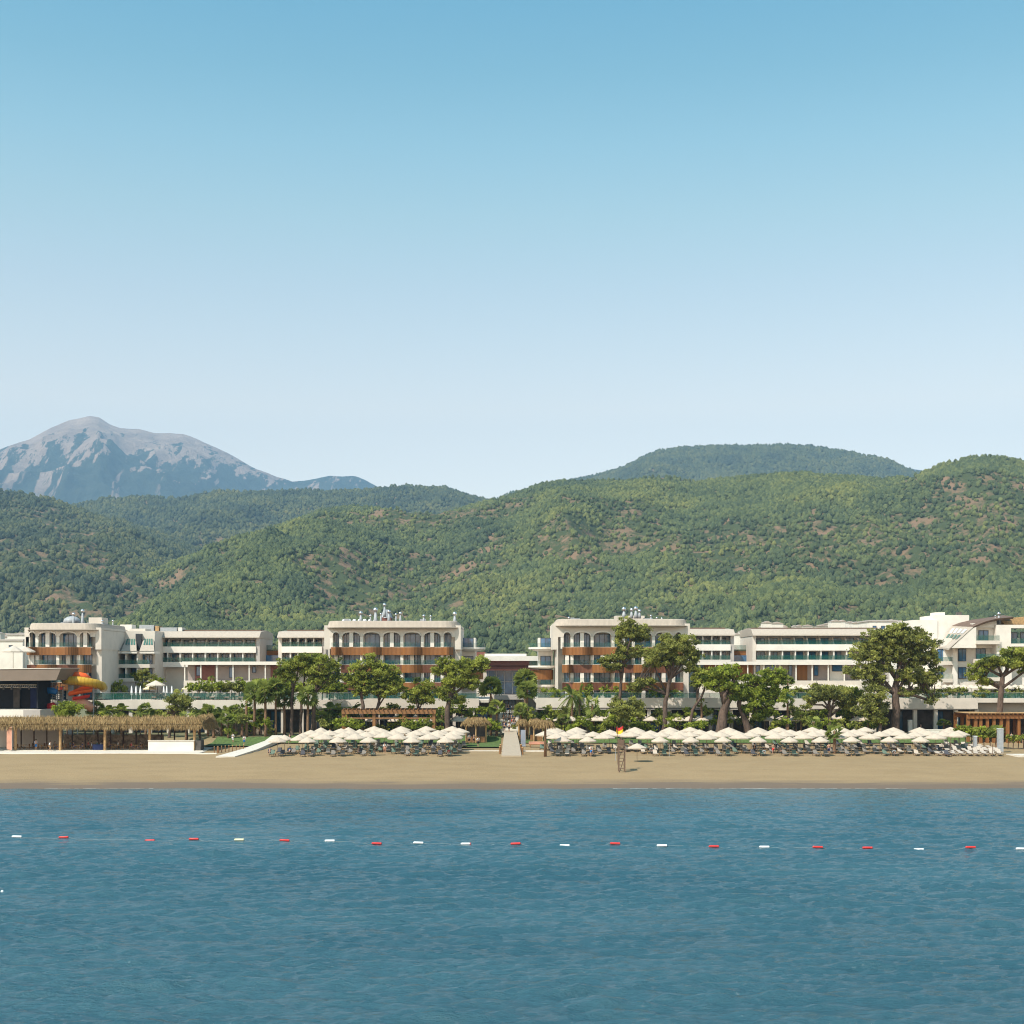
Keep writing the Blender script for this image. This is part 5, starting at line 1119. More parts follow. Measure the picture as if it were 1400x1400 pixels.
# open rows of cream loungers at the right end
for r_ in range(6):
    D = 211.5 + r_ * 3.1
    for k in range(9 - (r_ > 3) * 2):
        px = 1283 + r_ * 1.5 + k * 10.6 + pr.uniform(-1.5, 1.5) - (r_ % 2) * 4
        if px > 1378 - r_ * 6: continue
        dup(LPF if pr.random() < .6 else LP['cushw'], (XX(px, D), D + pr.uniform(-.3, .3), gz(D)), pr.uniform(-.15, .15), f'cream lounger, {ordw(k+1)} from the left in the {ordw(r_+1)} row of open loungers', 'open cream loungers at the right end')
dup(LP['cushb'], (XX(1292, 211), 209.8, gz(209.8)), .1, 'dark covered lounger at the left front of the open lounger rows', 'sun loungers ' + SR)
# single parasol close to the sea
o = dup(par_small, (XX(871, 201), 201, gz(201)), .3, 'lone cream parasol standing in front of the others beside the lifeguard tower'); o.scale = (1.05, 1.05, .92)
# promenade and terrace parasols
def parasols(lst, proto, D, base, place, sc=1, cat='parasol', nm='patio_parasol'):
    for k, e in enumerate(lst):
        px, dy = e if hasattr(e, '__len__') else (e, 0); y = D + dy
        o = dup(proto, (XX(px, y), y, base if base is not None else gz(y)), pr.uniform(.5, 1.0), f'pale parasol, {ordw(k+1)} from the left {place}', 'pale parasols ' + place, sc=sc); o.name = nm
par_pat = parasol_proto(1.5, 2.7, M['canvas'], 6, .12)
parasols([757, 771, 786, 800, 815, 828, 868, 880, 893, 930, 945, 955, 968, 1003, 1016, 1030, 1047, 1070, 1088, 1120, 1137, 1151], par_pat, 248.6, None, 'along the right colonnade', .95)
parasols([764, 781, 797, 813, 822, 890, 928, 942, 958, 1045, 1087, 1172, 1181, 1196], par_pat, 243.5, None, 'in the right garden', 1.0)
parasols([436, 458, 508, 528, 541, 568, 590, 625, 633], par_pat, 248.3, None, 'along the left colonnade', .95)
parasols([480, 505, 540, 575, 583, 627, 638], par_pat, 244, None, 'in the left garden near the pergola', .95)
parasols([1088, 1104, 1121, 1139, 1155, 1170, 1262, 1284, 1300, 1318, 1336, 1355, 1378, 1396, 1412], par_ter, 252.3, TZ - .15, 'in the front row of the right terrace', .95)
parasols([1096, 1113, 1131, 1148, 1165, 1292, 1310, 1328, 1346, 1368, 1388], par_ter, 255, TZ - .15, 'in the back row of the right terrace', .95)
parasols([(205, 0), (258, 1)], par_yel, 252.5, TZ - .15, 'on the left pool terrace', .9)
parasols([213], parasol_proto(2.9, 2.1, M['canvas_w'], 4, .1) if False else par_ter, 250.9, ZZ(957, 251) - .1, 'over the parapet by the stepped section', 1.25)
cl = MB().lathe((0, 0, 0), [(.05, -.1), (.05, .7), (.16, .8), (.22, 1.2), (.12, 2.2), (.03, 2.5)], 8).build('closed_parasol', M['whitep'])
for k, px in enumerate([180, 186, 192, 224, 228, 235, 300, 301, 330]):
    o = cl if k == 0 else cl.copy()
    if k: COL.objects.link(o)
    o.location = (XX(px, 253.5), 253.5, TZ - .1); tag(o, f'folded white parasol, {ordw(k+1)} from the left on the left pool terrace', 'folded parasol', 'folded parasols on the left terrace')
for k in range(26):                                    # terrace loungers seen over the glass
    px = 212 + k * 6.6 if k < 24 else 250 + k
    D = 251.5 + (k % 3) * 1.1; dup(LP['cushw'], (XX(px, D), D, TZ - .1), pr.uniform(-.3, .3), f'cream lounger, {ordw(k+1)} from the left on the left pool terrace', 'loungers on the left pool terrace', sc=1.2)
par_deck = [(18, 0), (33, 1.5)]
parasols(par_deck, par_ter, 240, ZZ(914, 240), 'on the stage roof terrace', 1.35)
for o in (par_big, par_small, par_ter, par_yel, par_pat, LPF, *LP.values()): hide_proto(o)

# ------------------------------------------------------------ thatched beach bar
def straw(parent, name, runs, seed, dens=34, L=(.9, 1.7), slope=1.0):
    """straw blades hanging along eave lines: runs of ((x0,y0,z0),(x1,y1,z1),(dx,dy)) outward direction"""
    rr = np.random.default_rng(seed); C = []; Dd = []; T = []
    for a, b, (ox, oy), up in runs:
        a = np.array(a, float); b = np.array(b, float); n = int(np.linalg.norm(b - a) * dens)
        u = rr.random((n, 1)); h = rr.random((n, 1)) ** 1.2
        p = a + (b - a) * u + np.array([ox, oy, 0]) * (.12 * rr.random((n, 1)) + .05 - h * slope * .9) + np.array([0, 0, 1.0]) * (h * up)
        C.append(p); Dd.append(np.array([ox * .45, oy * .45, -1.0]) + .22 * rr.normal(size=(n, 3))); 
        T.append(np.clip(.35 + .5 * h[:, 0] + .2 * rr.normal(size=n), 0, 1))
    C = np.concatenate(C); Dd = np.concatenate(Dd); T = np.concatenate(T); o0 = orig_of(parent)
    me = quads_mesh(name, C - np.array(o0), T, .07, rr, 12, Dd); return link_mesh(name, me, M['thatch'], parent)
def beach_bar():
    D = 221; x0, x1 = XX(-45, D), XX(279, D); z = gz(D); r = thing('beach_bar', 'long thatched beach bar on timber posts at the left end of the sand', 'beach bar', ((x0 + x1) / 2, D, z))
    MB().box(x0, x1, D - 1, D + 9, z - .4, z + .12).build('floor', M['path'], r)
    e, rg = ZZ(992.5, D), ZZ(985.5, D)
    rb = MB(); rb.prismx([(D - 1.25, e + .35), (D + 1, rg - .1), (D + 4, rg + .45), (D + 7, rg - .1), (D + 10, e + .2), (D + 9, e - .1), (D + 4, rg - .2), (D - .6, e + .1)], x0, x1); rf = rb.build('roof', M['thatch'], r)
    straw(rf, 'thatch', [((x0, D - 1.5, e - .35), (x1, D - 1.5, e - .35), (0, -1), 1.25), ((x1 + .2, D - 1.5, e - .4), (x1 + .2, D + 9.5, e - .4), (1, 0), 1.9)], 5, 190)
    straw(rf, 'ridge_straw', [((x0, D + 1.0, rg - .15), (x1, D + 1.0, rg - .15), (0, -.9), .75)], 6, 90)
    for k, px in enumerate([23, 84, 145, 206, 267]):
        MB().tube([(XX(px, D), D - .6, z), (XX(px, D), D - .6, e + .3)], .22, 8).build('post', M['tan'], r)
    for k in range(16): MB().tube([(XX(10 + k * 17.5, D + 7), D + 7.5, z), (XX(10 + k * 17.5, D + 7), D + 7.5, e + .4)], .13, 6).build('rear_post', M['bark'], r)
    MB().box(x0, XX(62, D), D + 8.3, D + 8.8, z, e + .2).build('back_wall', M['wallg'], r)
    MB().box(XX(64, D), XX(205, D), D + 8.3, D + 8.9, z, z + 2.2).build('back_wall', M['rock'], r)
    t = thing('bar_counter', 'pale plastered bar counter under the right end of the thatch', 'counter', (XX(238, D), D - .5, z)); 
    MB().box(XX(205, D), XX(267, D), D - 1.1, D - .4, z - .2, ZZ(1012.5, D)).build('front', M['white'], t); MB().box(XX(204.5, D), XX(268, D), D - 1.2, D - .2, ZZ(1012.5, D), ZZ(1011.6, D)).build('top', M['path'], t); MB().box(XX(268.2, D), XX(276, D), D - .8, D + 1.5, z - .1, ZZ(1012, D)).build('side', M['dark'], t)
    # tables, chairs and guests
    ch = thing('bar_chair', 'x', 'chair', (0, 0, 0)); MB().box(-.24, .24, -.24, .24, .42, .48).build('seat', M['tan'], ch); MB().box(-.24, .24, .20, .25, .48, .92).build('backrest', M['wood'], ch)
    for sx in (-1, 1):
        for sy in (-1, 1): MB().box(sx * .21 - .025, sx * .21 + .025, sy * .21 - .025, sy * .21 + .025, 0, .42).build('leg', M['wood'], ch)
    tb = thing('bar_table', 'x', 'table', (0, 0, 0)); MB().box(-.45, .45, -.45, .45, .72, .77).build('tabletop', M['tan'], tb); MB().tube([(0, 0, 0), (0, 0, .72)], .06, 6).build('leg', M['wood'], tb)
    tops = ['navy', 'black', 'whitep', 'black', 'teal', 'red', 'navy', 'peach', 'metal']; n = 0
    WN = {'navy': 'navy', 'black': 'black', 'whitep': 'white', 'teal': 'teal', 'red': 'red', 'peach': 'peach', 'metal': 'grey', 'blue': 'blue'}
    for k in range(14):
        px = 28 + k * 12.6 + (4 if k > 8 else 0); dy = (1.2, 4.2)[k % 2]; x = XX(px, D); y = D + dy; zz = z + .12
        dup(tb, (x, y, zz), 0, f'square wooden table, {ordw(k+1)} from the left under the bar thatch', 'tables in the beach bar')
        for j, (dx, rz) in enumerate(((-.75, R(90)), (.75, R(-90)))):
            dup(ch, (x + dx, y, zz), rz + pr.uniform(-.2, .2), f"wooden chair {('left','right')[j]} of the {ordw(k+1)} table under the bar thatch", 'chairs in the beach bar')
            if pr.random() < (.9 if 5 < k < 13 else .35):
                n += 1; c = pr.choice(tops); person(f"guest in {WN[c]} top seated {('left','right')[j]} of the {ordw(k+1)} bar table", (x + dx * .95, y, zz), 'sit', c, 'navy', rz, 'guests in the beach bar')
    hide_proto(ch); hide_proto(tb)
    person('person in white shirt walking in front of the second post of the beach bar', (XX(73, D), D - 1.6, gz(D - 1.6)), 'walk', 'whitep', 'tan', R(80))
    person('person in lilac top standing among the left tables of the bar', (XX(48, D), D + .4, z + .12), 'stand', 'curtain', 'blue', R(20))
    for lab, px, m_, w in (('turquoise feather banner cut by the left picture edge', 0, 'teal', 4), ('peach coloured feather banner beside the first bar post', 17.5, 'peach', 3.6)):
        f = thing('beach_banner', lab, 'banner', (XX(px, D), D - 1.5, gz(D - 1.5))); x = XX(px - w, D); q = w * 2 * D / F
        MB().prism([(x, z + .35), (x + q, z + .2), (x + q, ZZ(993, D)), (x + q * .55, ZZ(993.5, D)), (x, ZZ(1000, D))], D - 1.53, D - 1.49).build('cloth', M[m_], f); MB().tube([(x + q, D - 1.5, gz(D - 1.5) - .2), (x + q, D - 1.5, ZZ(992.5, D))], .04, 6).build('pole', M['metal'], f)
    c = MB(); c.box(XX(126, D), XX(140, D), D + .2, D + 1.1, z + .1, z + 1.0); tag(c.build('sofa', M['navy']), 'navy cloth covered bench in the beach bar right of the third post', 'bench')
beach_bar()
# kerbs along the sand
for lab, a, b, D in (('low pale kerb in front of the beach bar', -300, 296, 214.6), ('low pale kerb left of the boardwalk', 622, 686, 219.5), ('low pale kerb right of the boardwalk', 714, 746, 219.5)):
    tag(MB().box(XX(a, D), XX(b, D), D, D + .35, gz(D) - .3, gz(D) + .16).build('kerb', M['white']), lab, kind='structure')
tag(MB().plate([(XX(-300, 217), 215.5), (XX(276, 217), 215.5), (XX(276, 217), 221), (XX(-300, 217), 221)], gz(218) - .2, gz(218) + .09).build('bar_pavement', M['path']), 'pale pavement strip before the beach bar', kind='structure')
# ramps and boardwalk
def ramp_path(name, lab, pts, m, rail=False, kind='structure'):
    mb = MB(); n = len(pts)
    for i in range(n - 1):
        (a0, b0, D0, z0_), (a1, b1, D1, z1_) = pts[i], pts[i + 1]
        q = [(XX(a0, D0), D0), (XX(b0, D0), D0), (XX(b1, D1), D1), (XX(a1, D1), D1)]; zs = [z0_, z0_, z1_, z1_]
        mb.add([(x, y, z) for (x, y), z in zip(q, zs)] + [(x, y, z - .5) for (x, y), z in zip(q, zs)], [(0, 1, 2, 3), (7, 6, 5, 4), (0, 4, 5, 1), (1, 5, 6, 2), (2, 6, 7, 3), (3, 7, 4, 0)])
    return tag(mb.build(name, m), lab, kind=kind)
ramp_path('ramp', 'pale sloping ramp from the sand up to the left garden', [(295, 321, 208.5, 1.93), (330, 352, 220, 2.35), (362, 378, 233, 3.0), (372, 386, 240, 3.6)], M['path'])
ramp_path('boardwalk', 'timber boardwalk rising from the sand to the lobby steps', [(685.5, 713, 209.5, 2.0), (687.5, 710, 224, 3.05), (690, 706, 240, 4.45)], M['deck'])
st = MB()
for k in range(14): st.box(XX(686 - k * .3, 242), XX(708 + k * .1, 242), 240 + k * .42, 247.5, 4.3 + k * .2 - .3, 4.45 + k * .2)
tag(st.build('steps', M['path']), 'pale steps from the boardwalk up to the lobby door', kind='structure')
tag(MB().box(XX(684, 250), XX(708, 250), 246.4, 266, 3.4, 7.2).build('entrance_terrace', M['path']), 'small paved terrace before the lobby door', kind='structure')
tag(MB().plate([(XX(1384, 212), 209.2), (XX(1480, 212), 209.2), (XX(1480, 212), 213.5), (XX(1378, 212), 212.8)], 1.6, 2.05).build('path', M['path']), 'pale path at the far right of the sand', kind='structure')
for k, (px, y_) in enumerate([(683.5, 214), (684.5, 219), (714.5, 213), (712.5, 219)]):
    o = thing('wooden_bollard', f"brown timber bollard, {ordw(k % 2 + 1)} from the sea on the {('left','left','right','right')[k]} side of the boardwalk", 'bollard', (XX(px, y_), y_, gz(y_)), 'bollards by the boardwalk')
    MB().tube([(XX(px, y_), y_, gz(y_) - .1), (XX(px, y_), y_, gz(y_) + 1.1)], .13, 8).build('post', M['wood'], o); MB().lathe((XX(px, y_), y_, gz(y_) + 1.1), [(.17, 0), (.17, .08), (.03, .14)], 8).build('cap', M['tan'], o)
for k in range(9):
    px, y_ = 293 + k * 5, 216.6 + k * .5
    o = thing('rope_post', f'short timber post, {ordw(k+1)} from the left in the row along the ramp', 'post', (XX(px, y_), y_, gz(y_)), 'posts along the ramp')
    MB().tube([(XX(px, y_), y_, gz(y_) - .1), (XX(px, y_), y_, gz(y_) + .95)], .07 if k != 1 else .2, 7).build('post', M['wood'], o); MB().ball((XX(px, y_), y_, gz(y_) + .98), .09, 7, 5).build('cap', M['tan'], o)

# crowd on the steps and other people
cr = random.Random(13); cols = ['whitep', 'black', 'whitep', 'red', 'navy', 'creamp', 'whitep', 'peach', 'black', 'blue', 'whitep', 'metal']
WN = {'navy': 'navy', 'black': 'black', 'whitep': 'white', 'teal': 'teal', 'red': 'red', 'peach': 'peach', 'metal': 'grey', 'blue': 'blue', 'creamp': 'cream'}
for k in range(20):
    row = k // 5; D = (241.0, 242.7, 244.4, 246)[row] + cr.uniform(-.2, .2); zt = 4.45 + (0.2 * int((D - 240) / .42)); px = 688 + (k % 5) * 3.9 + cr.uniform(-1, 1); c = cols[(k * 5) % 12]
    person(f'guest in {WN[c]} top, {ordw(k % 5 + 1)} from the left in row {ordw(row+1)} on the lobby steps', (XX(px, D), D, zt), cr.choice(['stand', 'walk']), c, cr.choice(['navy', 'black', 'tan', 'metal']), cr.uniform(-.6, .6), 'guests on the lobby steps', cr.uniform(.9, 1.02))
for lab, px, D, kd, s1, s2, z_ in (
 ('person in dark shirt at the upper left of the boardwalk', 689.5, 238.5, 'stand', 'navy', 'black', 4.3), ('person in white shirt at the top of the boardwalk', 696, 238, 'walk', 'whitep', 'black', 4.25),
 ('person in white top and dark trousers standing on the lawn left of the boardwalk', 653.8, 228, 'stand', 'whitep', 'black', None), ('person in pale shirt before the left thatched hut', 641.5, 233.5, 'stand', 'metal', 'black', None), ('person in dark clothes in front of the left thatched hut door', 648, 234, 'walk', 'black', 'black', None),
 ('person in white top and blue shorts walking before the second front parasol, right field', 808, 209.5, 'walk', 'whitep', 'blue', None), ('person in black standing among front loungers right of the bright green pines', 1031.5, 212.5, 'stand', 'black', 'black', None),
 ('person in blue at the left end of the front parasol row', 369, 211, 'sit', 'navy', 'navy', None), ('person in white standing in the middle gap of the left parasols', 526, 214, 'stand', 'whitep', 'peach', None), ('person in red shorts near the front loungers at the right', 1057, 213.5, 'walk', None, 'red', None),
 ('person in orange top beside the left thatched hut', 622.5, 239, 'stand', 'orange', 'navy', None), ('person standing in the aisle before the short fan palm', 1133, 213, 'stand', 'peach', 'navy', None), ('person in black standing inside the right colonnade', 1259, 249, 'stand', 'black', 'black', None), ('person in white shirt on the ramp top', 396, 234.5, 'walk', 'black', 'navy', None),
 ('person in white on the lawn beside the left palms', 318.5, 236, 'stand', 'whitep', 'whitep', None), ('person in white and blue among the leftmost palm trunks', 334, 231, 'stand', 'whitep', 'blue', None)):
    person(lab, (XX(px, D), D, gz(D) + .1 if z_ is None else z_), kd, s1, s2, cr.uniform(-.5, .5), None)
for k in range(10):
    side, rows = (SL, rowsL) if k % 2 else (SR, rowsR); i = k // 2; D, xs = rows[i % 2]; j = (i * 2 + 1) % len(xs); c = cols[(k * 3) % 12]
    person(f'sunbather in {WN[c]} reclining by parasol {ordw(j+1)} of the {ROWN[i%2]} {side}', (XX(xs[j], D) + .72, D - .25, gz(D) + .03), 'lie', c if k % 3 else None, cr.choice(['navy', 'red', 'teal', 'black']), .0, 'sunbathers on loungers')

# ------------------------------------------------------------ lifeguard tower
def tower():
    D = 189; X = lambda p: XX(p, D); z = gz(D); r = thing('lifeguard_tower', 'dark timber lifeguard ladder tower with a red and yellow flag on the sand', 'lifeguard tower', (X(850.5), D, z)); t = ZZ(1011, D)
    for px, dy in ((846.5, 0), (854.5, 0), (846.5, 1.3), (854.5, 1.3)): MB().box(X(px) - .06, X(px) + .06, D + dy, D + dy + .12, z - .2, t if dy else ZZ(1020, D)).build('leg', M['lframe'], r)
    for k in range(7): MB().box(X(846.5) + .061, X(854.5) - .061, D + .01, D + .13, ZZ(1051 - k * 4.6, D), ZZ(1050 - k * 4.6, D)).build('rung', M['lframe'], r)
    br = MB()
    br.tube([(X(847), D + .2, z), (X(854), D + .2, ZZ(1035, D))], .045, 5); br.tube([(X(847), D + .2, ZZ(1035, D)), (X(854), D + .2, ZZ(1020, D))], .045, 5); br.build('brace', M['lframe'], r)
    MB().box(X(845.8), X(855.2), D - .05, D + 1.5, ZZ(1020.8, D), ZZ(1019.8, D)).build('platform', M['lframe'], r)
    MB().box(X(847.2), X(853.8), D + 1.15, D + 1.25, ZZ(1019.8, D), ZZ(1012, D)).build('seat_back', M['lframe'], r)
    MB().tube([(X(845), D + 1.4, z + 1), (X(845), D + 1.4, ZZ(993, D))], .035, 6).build('flag_pole', M['lframe'], r)
    fl = thing('flag', 'red over yellow lifeguard flag flying above the tower', 'flag', (X(845), D + 1.4, ZZ(1003, D)))
    for nm, m_, y0, y1 in (('red_half', 'red', 994, 998.2), ('yellow_half', 'flagy', 998.2, 1003)):
        mb = MB(); n = 8; rows_ = []
        for i in range(n + 1):
            u = i / n; x = X(845) - (X(852) - X(845)) * .2 + (X(852.5) - X(843)) * u; yy = D + 1.4 + .12 * math.sin(u * 6); dz = .18 * math.sin(u * 4)
            rows_.append(((x, yy, ZZ(y0, D) - dz), (x, yy, ZZ(y1, D) - dz)))
        for i in range(n):
            a, b = rows_[i]; c, d = rows_[i + 1]; mb.add([a, c, d, b, (a[0], a[1] + .02, a[2]), (c[0], c[1] + .02, c[2]), (d[0], d[1] + .02, d[2]), (b[0], b[1] + .02, b[2])], [(0, 1, 2, 3), (7, 6, 5, 4)])
        mb.build(nm, M[m_], fl)
    for lab, px, D2 in (('thin pole standing left of the lifeguard tower', 841.5, 203), ('thin pole right of the centre among front parasols', 915, 209.5)):
        o = thing('beach_pole', lab, 'pole', (XX(px, D2), D2, gz(D2))); MB().tube([(XX(px, D2), D2, gz(D2) - .1), (XX(px, D2), D2, gz(D2) + 1.9)], .03, 6).build('shaft', M['metal'], o); MB().ball((XX(px, D2), D2, gz(D2) + 1.93), .05, 6, 4).build('cap', M['lframe'], o)
tower()
for lab, px, D, h in (('dark speaker post in the open lounger rows', 1357, 209.5, 1.7), ('thin dark mast among the right parasols', 1300, 212, 2.6)):
    o = thing('beach_post', lab, 'post', (XX(px, D), D, gz(D))); MB().tube([(XX(px, D), D, gz(D) - .1), (XX(px, D), D, gz(D) + h)], .05, 6).build('shaft', M['lframe'], o); MB().lathe((XX(px, D), D, gz(D) + h), [(.09, -.1), (.09, .15), (.02, .2)], 8).build('head', M['lframe'], o)
# thatched parasol and huts near the boardwalk
def thatch_cone(label, px, D, rad, base, eave, apex, name, nposts=1, hut=False):
    x = XX(px, D); z = gz(D); r = thing(name, label, 'thatched hut' if hut else 'thatched parasol', (x, D, z)); e, a = ZZ(eave, D), ZZ(apex, D)
    c = MB().lathe((x, D, 0), [(rad, e), (rad * .72, e + (a - e) * .5), (rad * .35, e + (a - e) * .86), (.06, a)], 18).build('roof', M['thatch'], r, True)
    runs = []
    for k in range(12):
        t0, t1 = 2 * math.pi * k / 12, 2 * math.pi * (k + 1) / 12
        runs.append(((x + rad * math.cos(t0), D + rad * math.sin(t0), e - .1), (x + rad * math.cos(t1), D + rad * math.sin(t1), e - .1), (math.cos((t0 + t1) / 2), math.sin((t0 + t1) / 2)), (a - e) * .8))
    straw(c, 'thatch', runs, int(px), 60, slope=rad / 2.2)
    if nposts == 1: MB().tube([(x, D, z - .2), (x, D, a - .2)], [.24, .15], 8).build('post', M['palmbark'], r, True)
    else:
        for k in range(nposts): an = 2 * math.pi * (k + .5) / nposts; MB().tube([(x + rad * .78 * math.cos(an), D + rad * .78 * math.sin(an), z - .1), (x + rad * .78 * math.cos(an), D + rad * .78 * math.sin(an), e + .3)], .13, 7).build('post', M['tan'], r)
    if hut: MB().box(x - rad * .6, x + rad * .6, D + .2, D + rad * .6, z, e).build('back_wall', M['dark'], r); MB().box(x - rad * .6, x + rad * .6, D - rad * .5, D - rad * .4, z, z + 1.0).build('counter', M['wood'], r)
thatch_cone('tall thatched parasol on a palm trunk post right of the boardwalk', 745.5, 210, 1.4, 1031, 993, 984, 'thatched_parasol')
thatch_cone('round thatched hut on the lawn left of the boardwalk', 651, 237, 2.5, 1004, 990, 980, 'thatched_hut', 6, True)
thatch_cone('small thatched hut just right of the boardwalk top', 714, 238, 1.0, 1004, 990, 983, 'thatched_hut', 4, True)
thatch_cone('round thatched hut behind the thatched parasol', 733, 238, 1.7, 1004, 992, 982, 'thatched_hut', 5, True)
o = thing('surf_rack', 'white upright board stand right of the boardwalk', 'board stand', (XX(715, 230), 230, gz(230)))
MB().box(XX(712, 230), XX(718.5, 230), 230, 230.2, gz(230), ZZ(998, 230)).build('board', M['curtain'], o); MB().box(XX(711.5, 230), XX(719, 230), 229.8, 230.4, gz(230), gz(230) + .12).build('foot', M['metal'], o)
o = thing('hammock_bench', 'low timber bench right of the boardwalk', 'bench', (XX(733, 228), 228, gz(228)))
MB().box(XX(723, 228), XX(745, 228), 228, 228.6, gz(228) + .42, gz(228) + .5).build('seat', M['wood'], o); MB().box(XX(723, 228), XX(745, 228), 228.6, 228.68, gz(228) + .5, gz(228) + .95).build('backrest', M['peach'], o)
for px in (725, 743): MB().box(XX(px, 228), XX(px + 1, 228), 228, 228.5, gz(228), gz(228) + .42).build('leg', M['wood'], o)
# pergolas
def pergola(label, D, x0, x1, yt, posts, m, name='pergola', mid=None, depth=4):
    X = lambda p: XX(p, D); z = gz(D); r = thing(name, label, 'pergola', (X((x0 + x1) / 2), D, z)); t = ZZ(yt, D)
    for y in (D, D + depth): MB().box(X(x0), X(x1), y, y + .25, t - .7, t).build('beam', M[m], r)
    for k, px in enumerate(posts):
        for y in (D, D + depth): MB().box(X(px), X(px + 4), y + .252, y + .75, z - .1, t - .02).build('post', M[m], r)
    for k in range(int((x1 - x0) / 6)): MB().box(X(x0 + 2 + k * 6), X(x0 + 3 + k * 6), D - .4, D + depth + .6, t + .002, t + .2).build('rafter', M[m], r)
    if mid: MB().box(X(x0) + .6, X(x1) - .6, D + .3, D + .5, ZZ(mid + 2, D), ZZ(mid, D)).build('rail', M[m], r)
    return r
pergola('long brown timber pergola behind the left beach parasols', 240.2, 467, 596, 970.5, (467, 509, 550, 591), 'wood', mid=981)
pg = pergola('ochre timber pergola restaurant at the right edge', 236, 1322, 1470, 977, (1323, 1333, 1340, 1349, 1358, 1368, 1377, 1392, 1406, 1425, 1450), 'screen', depth=7)
MB().box(XX(1322, 236), XX(1470, 236), 235.7, 243.5, ZZ(977, 236) + .22, ZZ(975.6, 236) + .1).build('canopy', M['tan'], pg)
MB().box(XX(1340, 236), XX(1470, 236), 243.6, 243.8, gz(243), ZZ(985, 236)).build('back_wall', M['dark'], pg)
for k in range(8): 
    px = 1382 + k * 6; c = cols[k]; person(f'diner in {WN[c]} top, {ordw(k+1)} from the left in the right edge restaurant', (XX(px, 236.5), 236.2 + (k % 2), gz(236) + .1), 'sit' if k % 3 else 'stand', c, 'navy', cr.uniform(-1, 1), 'diners in the right edge restaurant')
for k, (px, D, w, y1) in enumerate([(1368.5, 217, 7, 997), (1334, 222, 4, 1007), (1245, 247.5, 5, 985)]):
    o = thing('service_box', ('tall grey louvred cabinet beside the right end palm', 'small grey cabinet by the right hedge', 'white cabinet before the right colonnade')[k], 'cabinet', (XX(px, D), D, gz(D)))
    MB().box(XX(px - w / 2, D), XX(px + w / 2, D), D, D + .7, gz(D) - .1, ZZ(y1, D)).build('body', M['metal'] if k < 2 else M['white'], o); MB().box(XX(px - w / 2, D) - .05, XX(px + w / 2, D) + .05, D - .05, D + .75, ZZ(y1, D), ZZ(y1, D) + .08).build('lid', M['whitep'], o)
# low walls
for lab, px0, px1, D, y0, y1, m_ in (('low white garden wall before the right colonnade', 1255, 1305, 240, 998, 1003, 'white'), ('rough stone wall behind the left garden lawn', 283, 372, 246, 986, 1004, 'rock')):
    o = thing('garden_wall', lab, 'wall', (XX((px0 + px1) / 2, D), D, gz(D))); MB().box(XX(px0, D), XX(px1, D), D, D + .4, gz(D) - .2, ZZ(y0, D)).build('body', M[m_], o); MB().box(XX(px0, D) - .03, XX(px1, D) + .03, D - .04, D + .44, ZZ(y0, D), ZZ(y0, D) + .1).build('coping', M['white'], o)

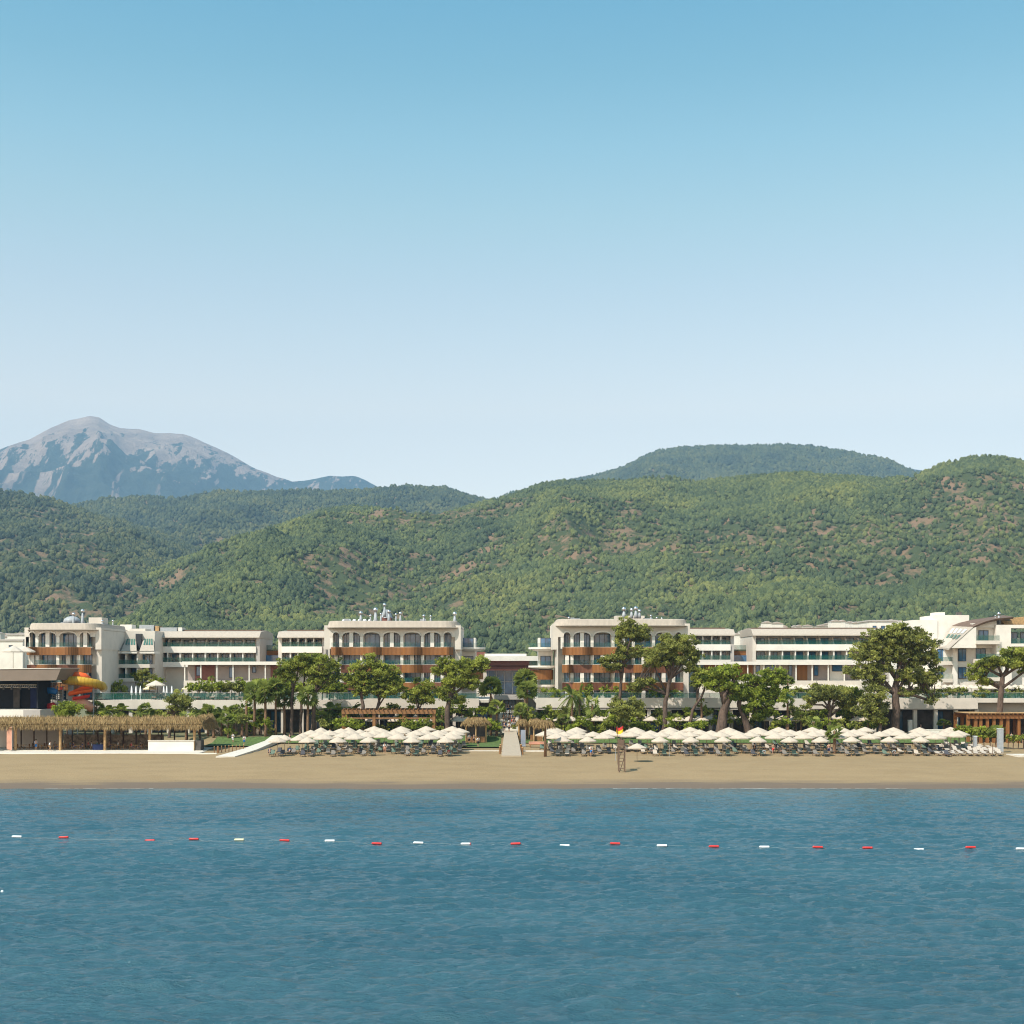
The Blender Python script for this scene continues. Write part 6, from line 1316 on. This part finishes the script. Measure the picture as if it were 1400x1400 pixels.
# ------------------------------------------------------------ swimming line of floats
FL = [(23, 1146, 'W'), (87, 1147, 'R'), (205, 1149, 'R'), (265, 1149, 'R'), (327, 1150, 'C'), (389, 1150.5, 'R'), (451, 1152, 'W'), (515, 1154, 'R'), (572, 1154, 'W'), (637, 1155, 'WR'), (705, 1156, 'R'), (772, 1156, 'W'), (841, 1157, 'R'),
      (905, 1158, 'W'), (976, 1159, 'R'), (1045, 1158, 'W'), (1118, 1160, 'R'), (1186, 1160, 'R'), (1256, 1161, 'W'), (1327, 1162, 'R'), (1396, 1162, 'W')]
rp = []
for i, (px, py, c) in enumerate(FL):
    D = CH * F / (py - HY); x = XX(px, D); cn = {'W': 'white', 'R': 'red', 'C': 'faded cream', 'WR': 'white with red end'}[c]; hl = .44; wz = max(seah(x - .3, D), seah(x, D), seah(x + .3, D))
    o = thing('rope_float', f'{cn} float on the swimming rope, {ordw(i+1)} from the left', 'float', (x, D, wz), 'floats on the swimming rope'); o.rotation_euler = (0, random.uniform(-.04, .04), random.uniform(-.06, .06))
    prof = [(.03, -hl), (.075, -hl + .04), (.095, -hl + .12), (.095, hl - .12), (.075, hl - .04), (.03, hl)]
    mb = MB().lathe((0, 0, 0), prof, 12); mb.v = [(v[2] + x, v[1] + D, v[0] + .08 + wz) for v in mb.v]; mb.f = [f[::-1] for f in mb.f]
    mb.build('body', M[{'W': 'whitep', 'R': 'red', 'C': 'creamp', 'WR': 'whitep'}[c]], o, True)
    for sg in ((-1, 1) if c != 'WR' else (1,)):
        cb = MB().lathe((0, 0, 0), [(.05, -.03), (.10, -.02), (.10, .05), (.05, .06)], 10); k_ = sg * (hl - .09); cb.v = [(v[2] + x + k_, v[1] + D, v[0] + .08 + wz) for v in cb.v]; cb.build('end_collar', M['red' if c == 'WR' else {'W': 'whitep', 'R': 'red', 'C': 'creamp'}[c]], o, True)
    rp += [(x - hl, D, .05 + wz), (x + hl, D, .05 + wz)]
    if i < len(FL) - 1:
        px2, py2, _ = FL[i + 1]; D2 = CH * F / (py2 - HY); x2 = XX(px2, D2)
        for q in range(1, 12):
            u = q / 12; xa, ya = x + hl + (x2 - x - 2 * hl) * u, D + (D2 - D) * u; rp.append((xa, ya, seah(xa, ya) + .012))
rp = [(rp[0][0] - 30, rp[0][1] + .8, .05)] + rp + [(rp[-1][0] + 30, rp[-1][1] - .6, .05)]
tag(MB().tube(rp, .013, 5).build('swimming_rope', M['rope']), 'thin pale rope linking the floats across the water', 'rope')
D = CH * F / (1220 - HY); o = thing('net_float', 'tiny round white float alone in the water at the left edge', 'float', (XX(3, D), D, 0)); MB().ball((XX(3, D), D, .05), .1, 10, 7).build('ball', M['whitep'], o, True); MB().tube([(XX(3, D), D, .12), (XX(3, D), D, .24)], .02, 6).build('eyelet', M['rope'], o)
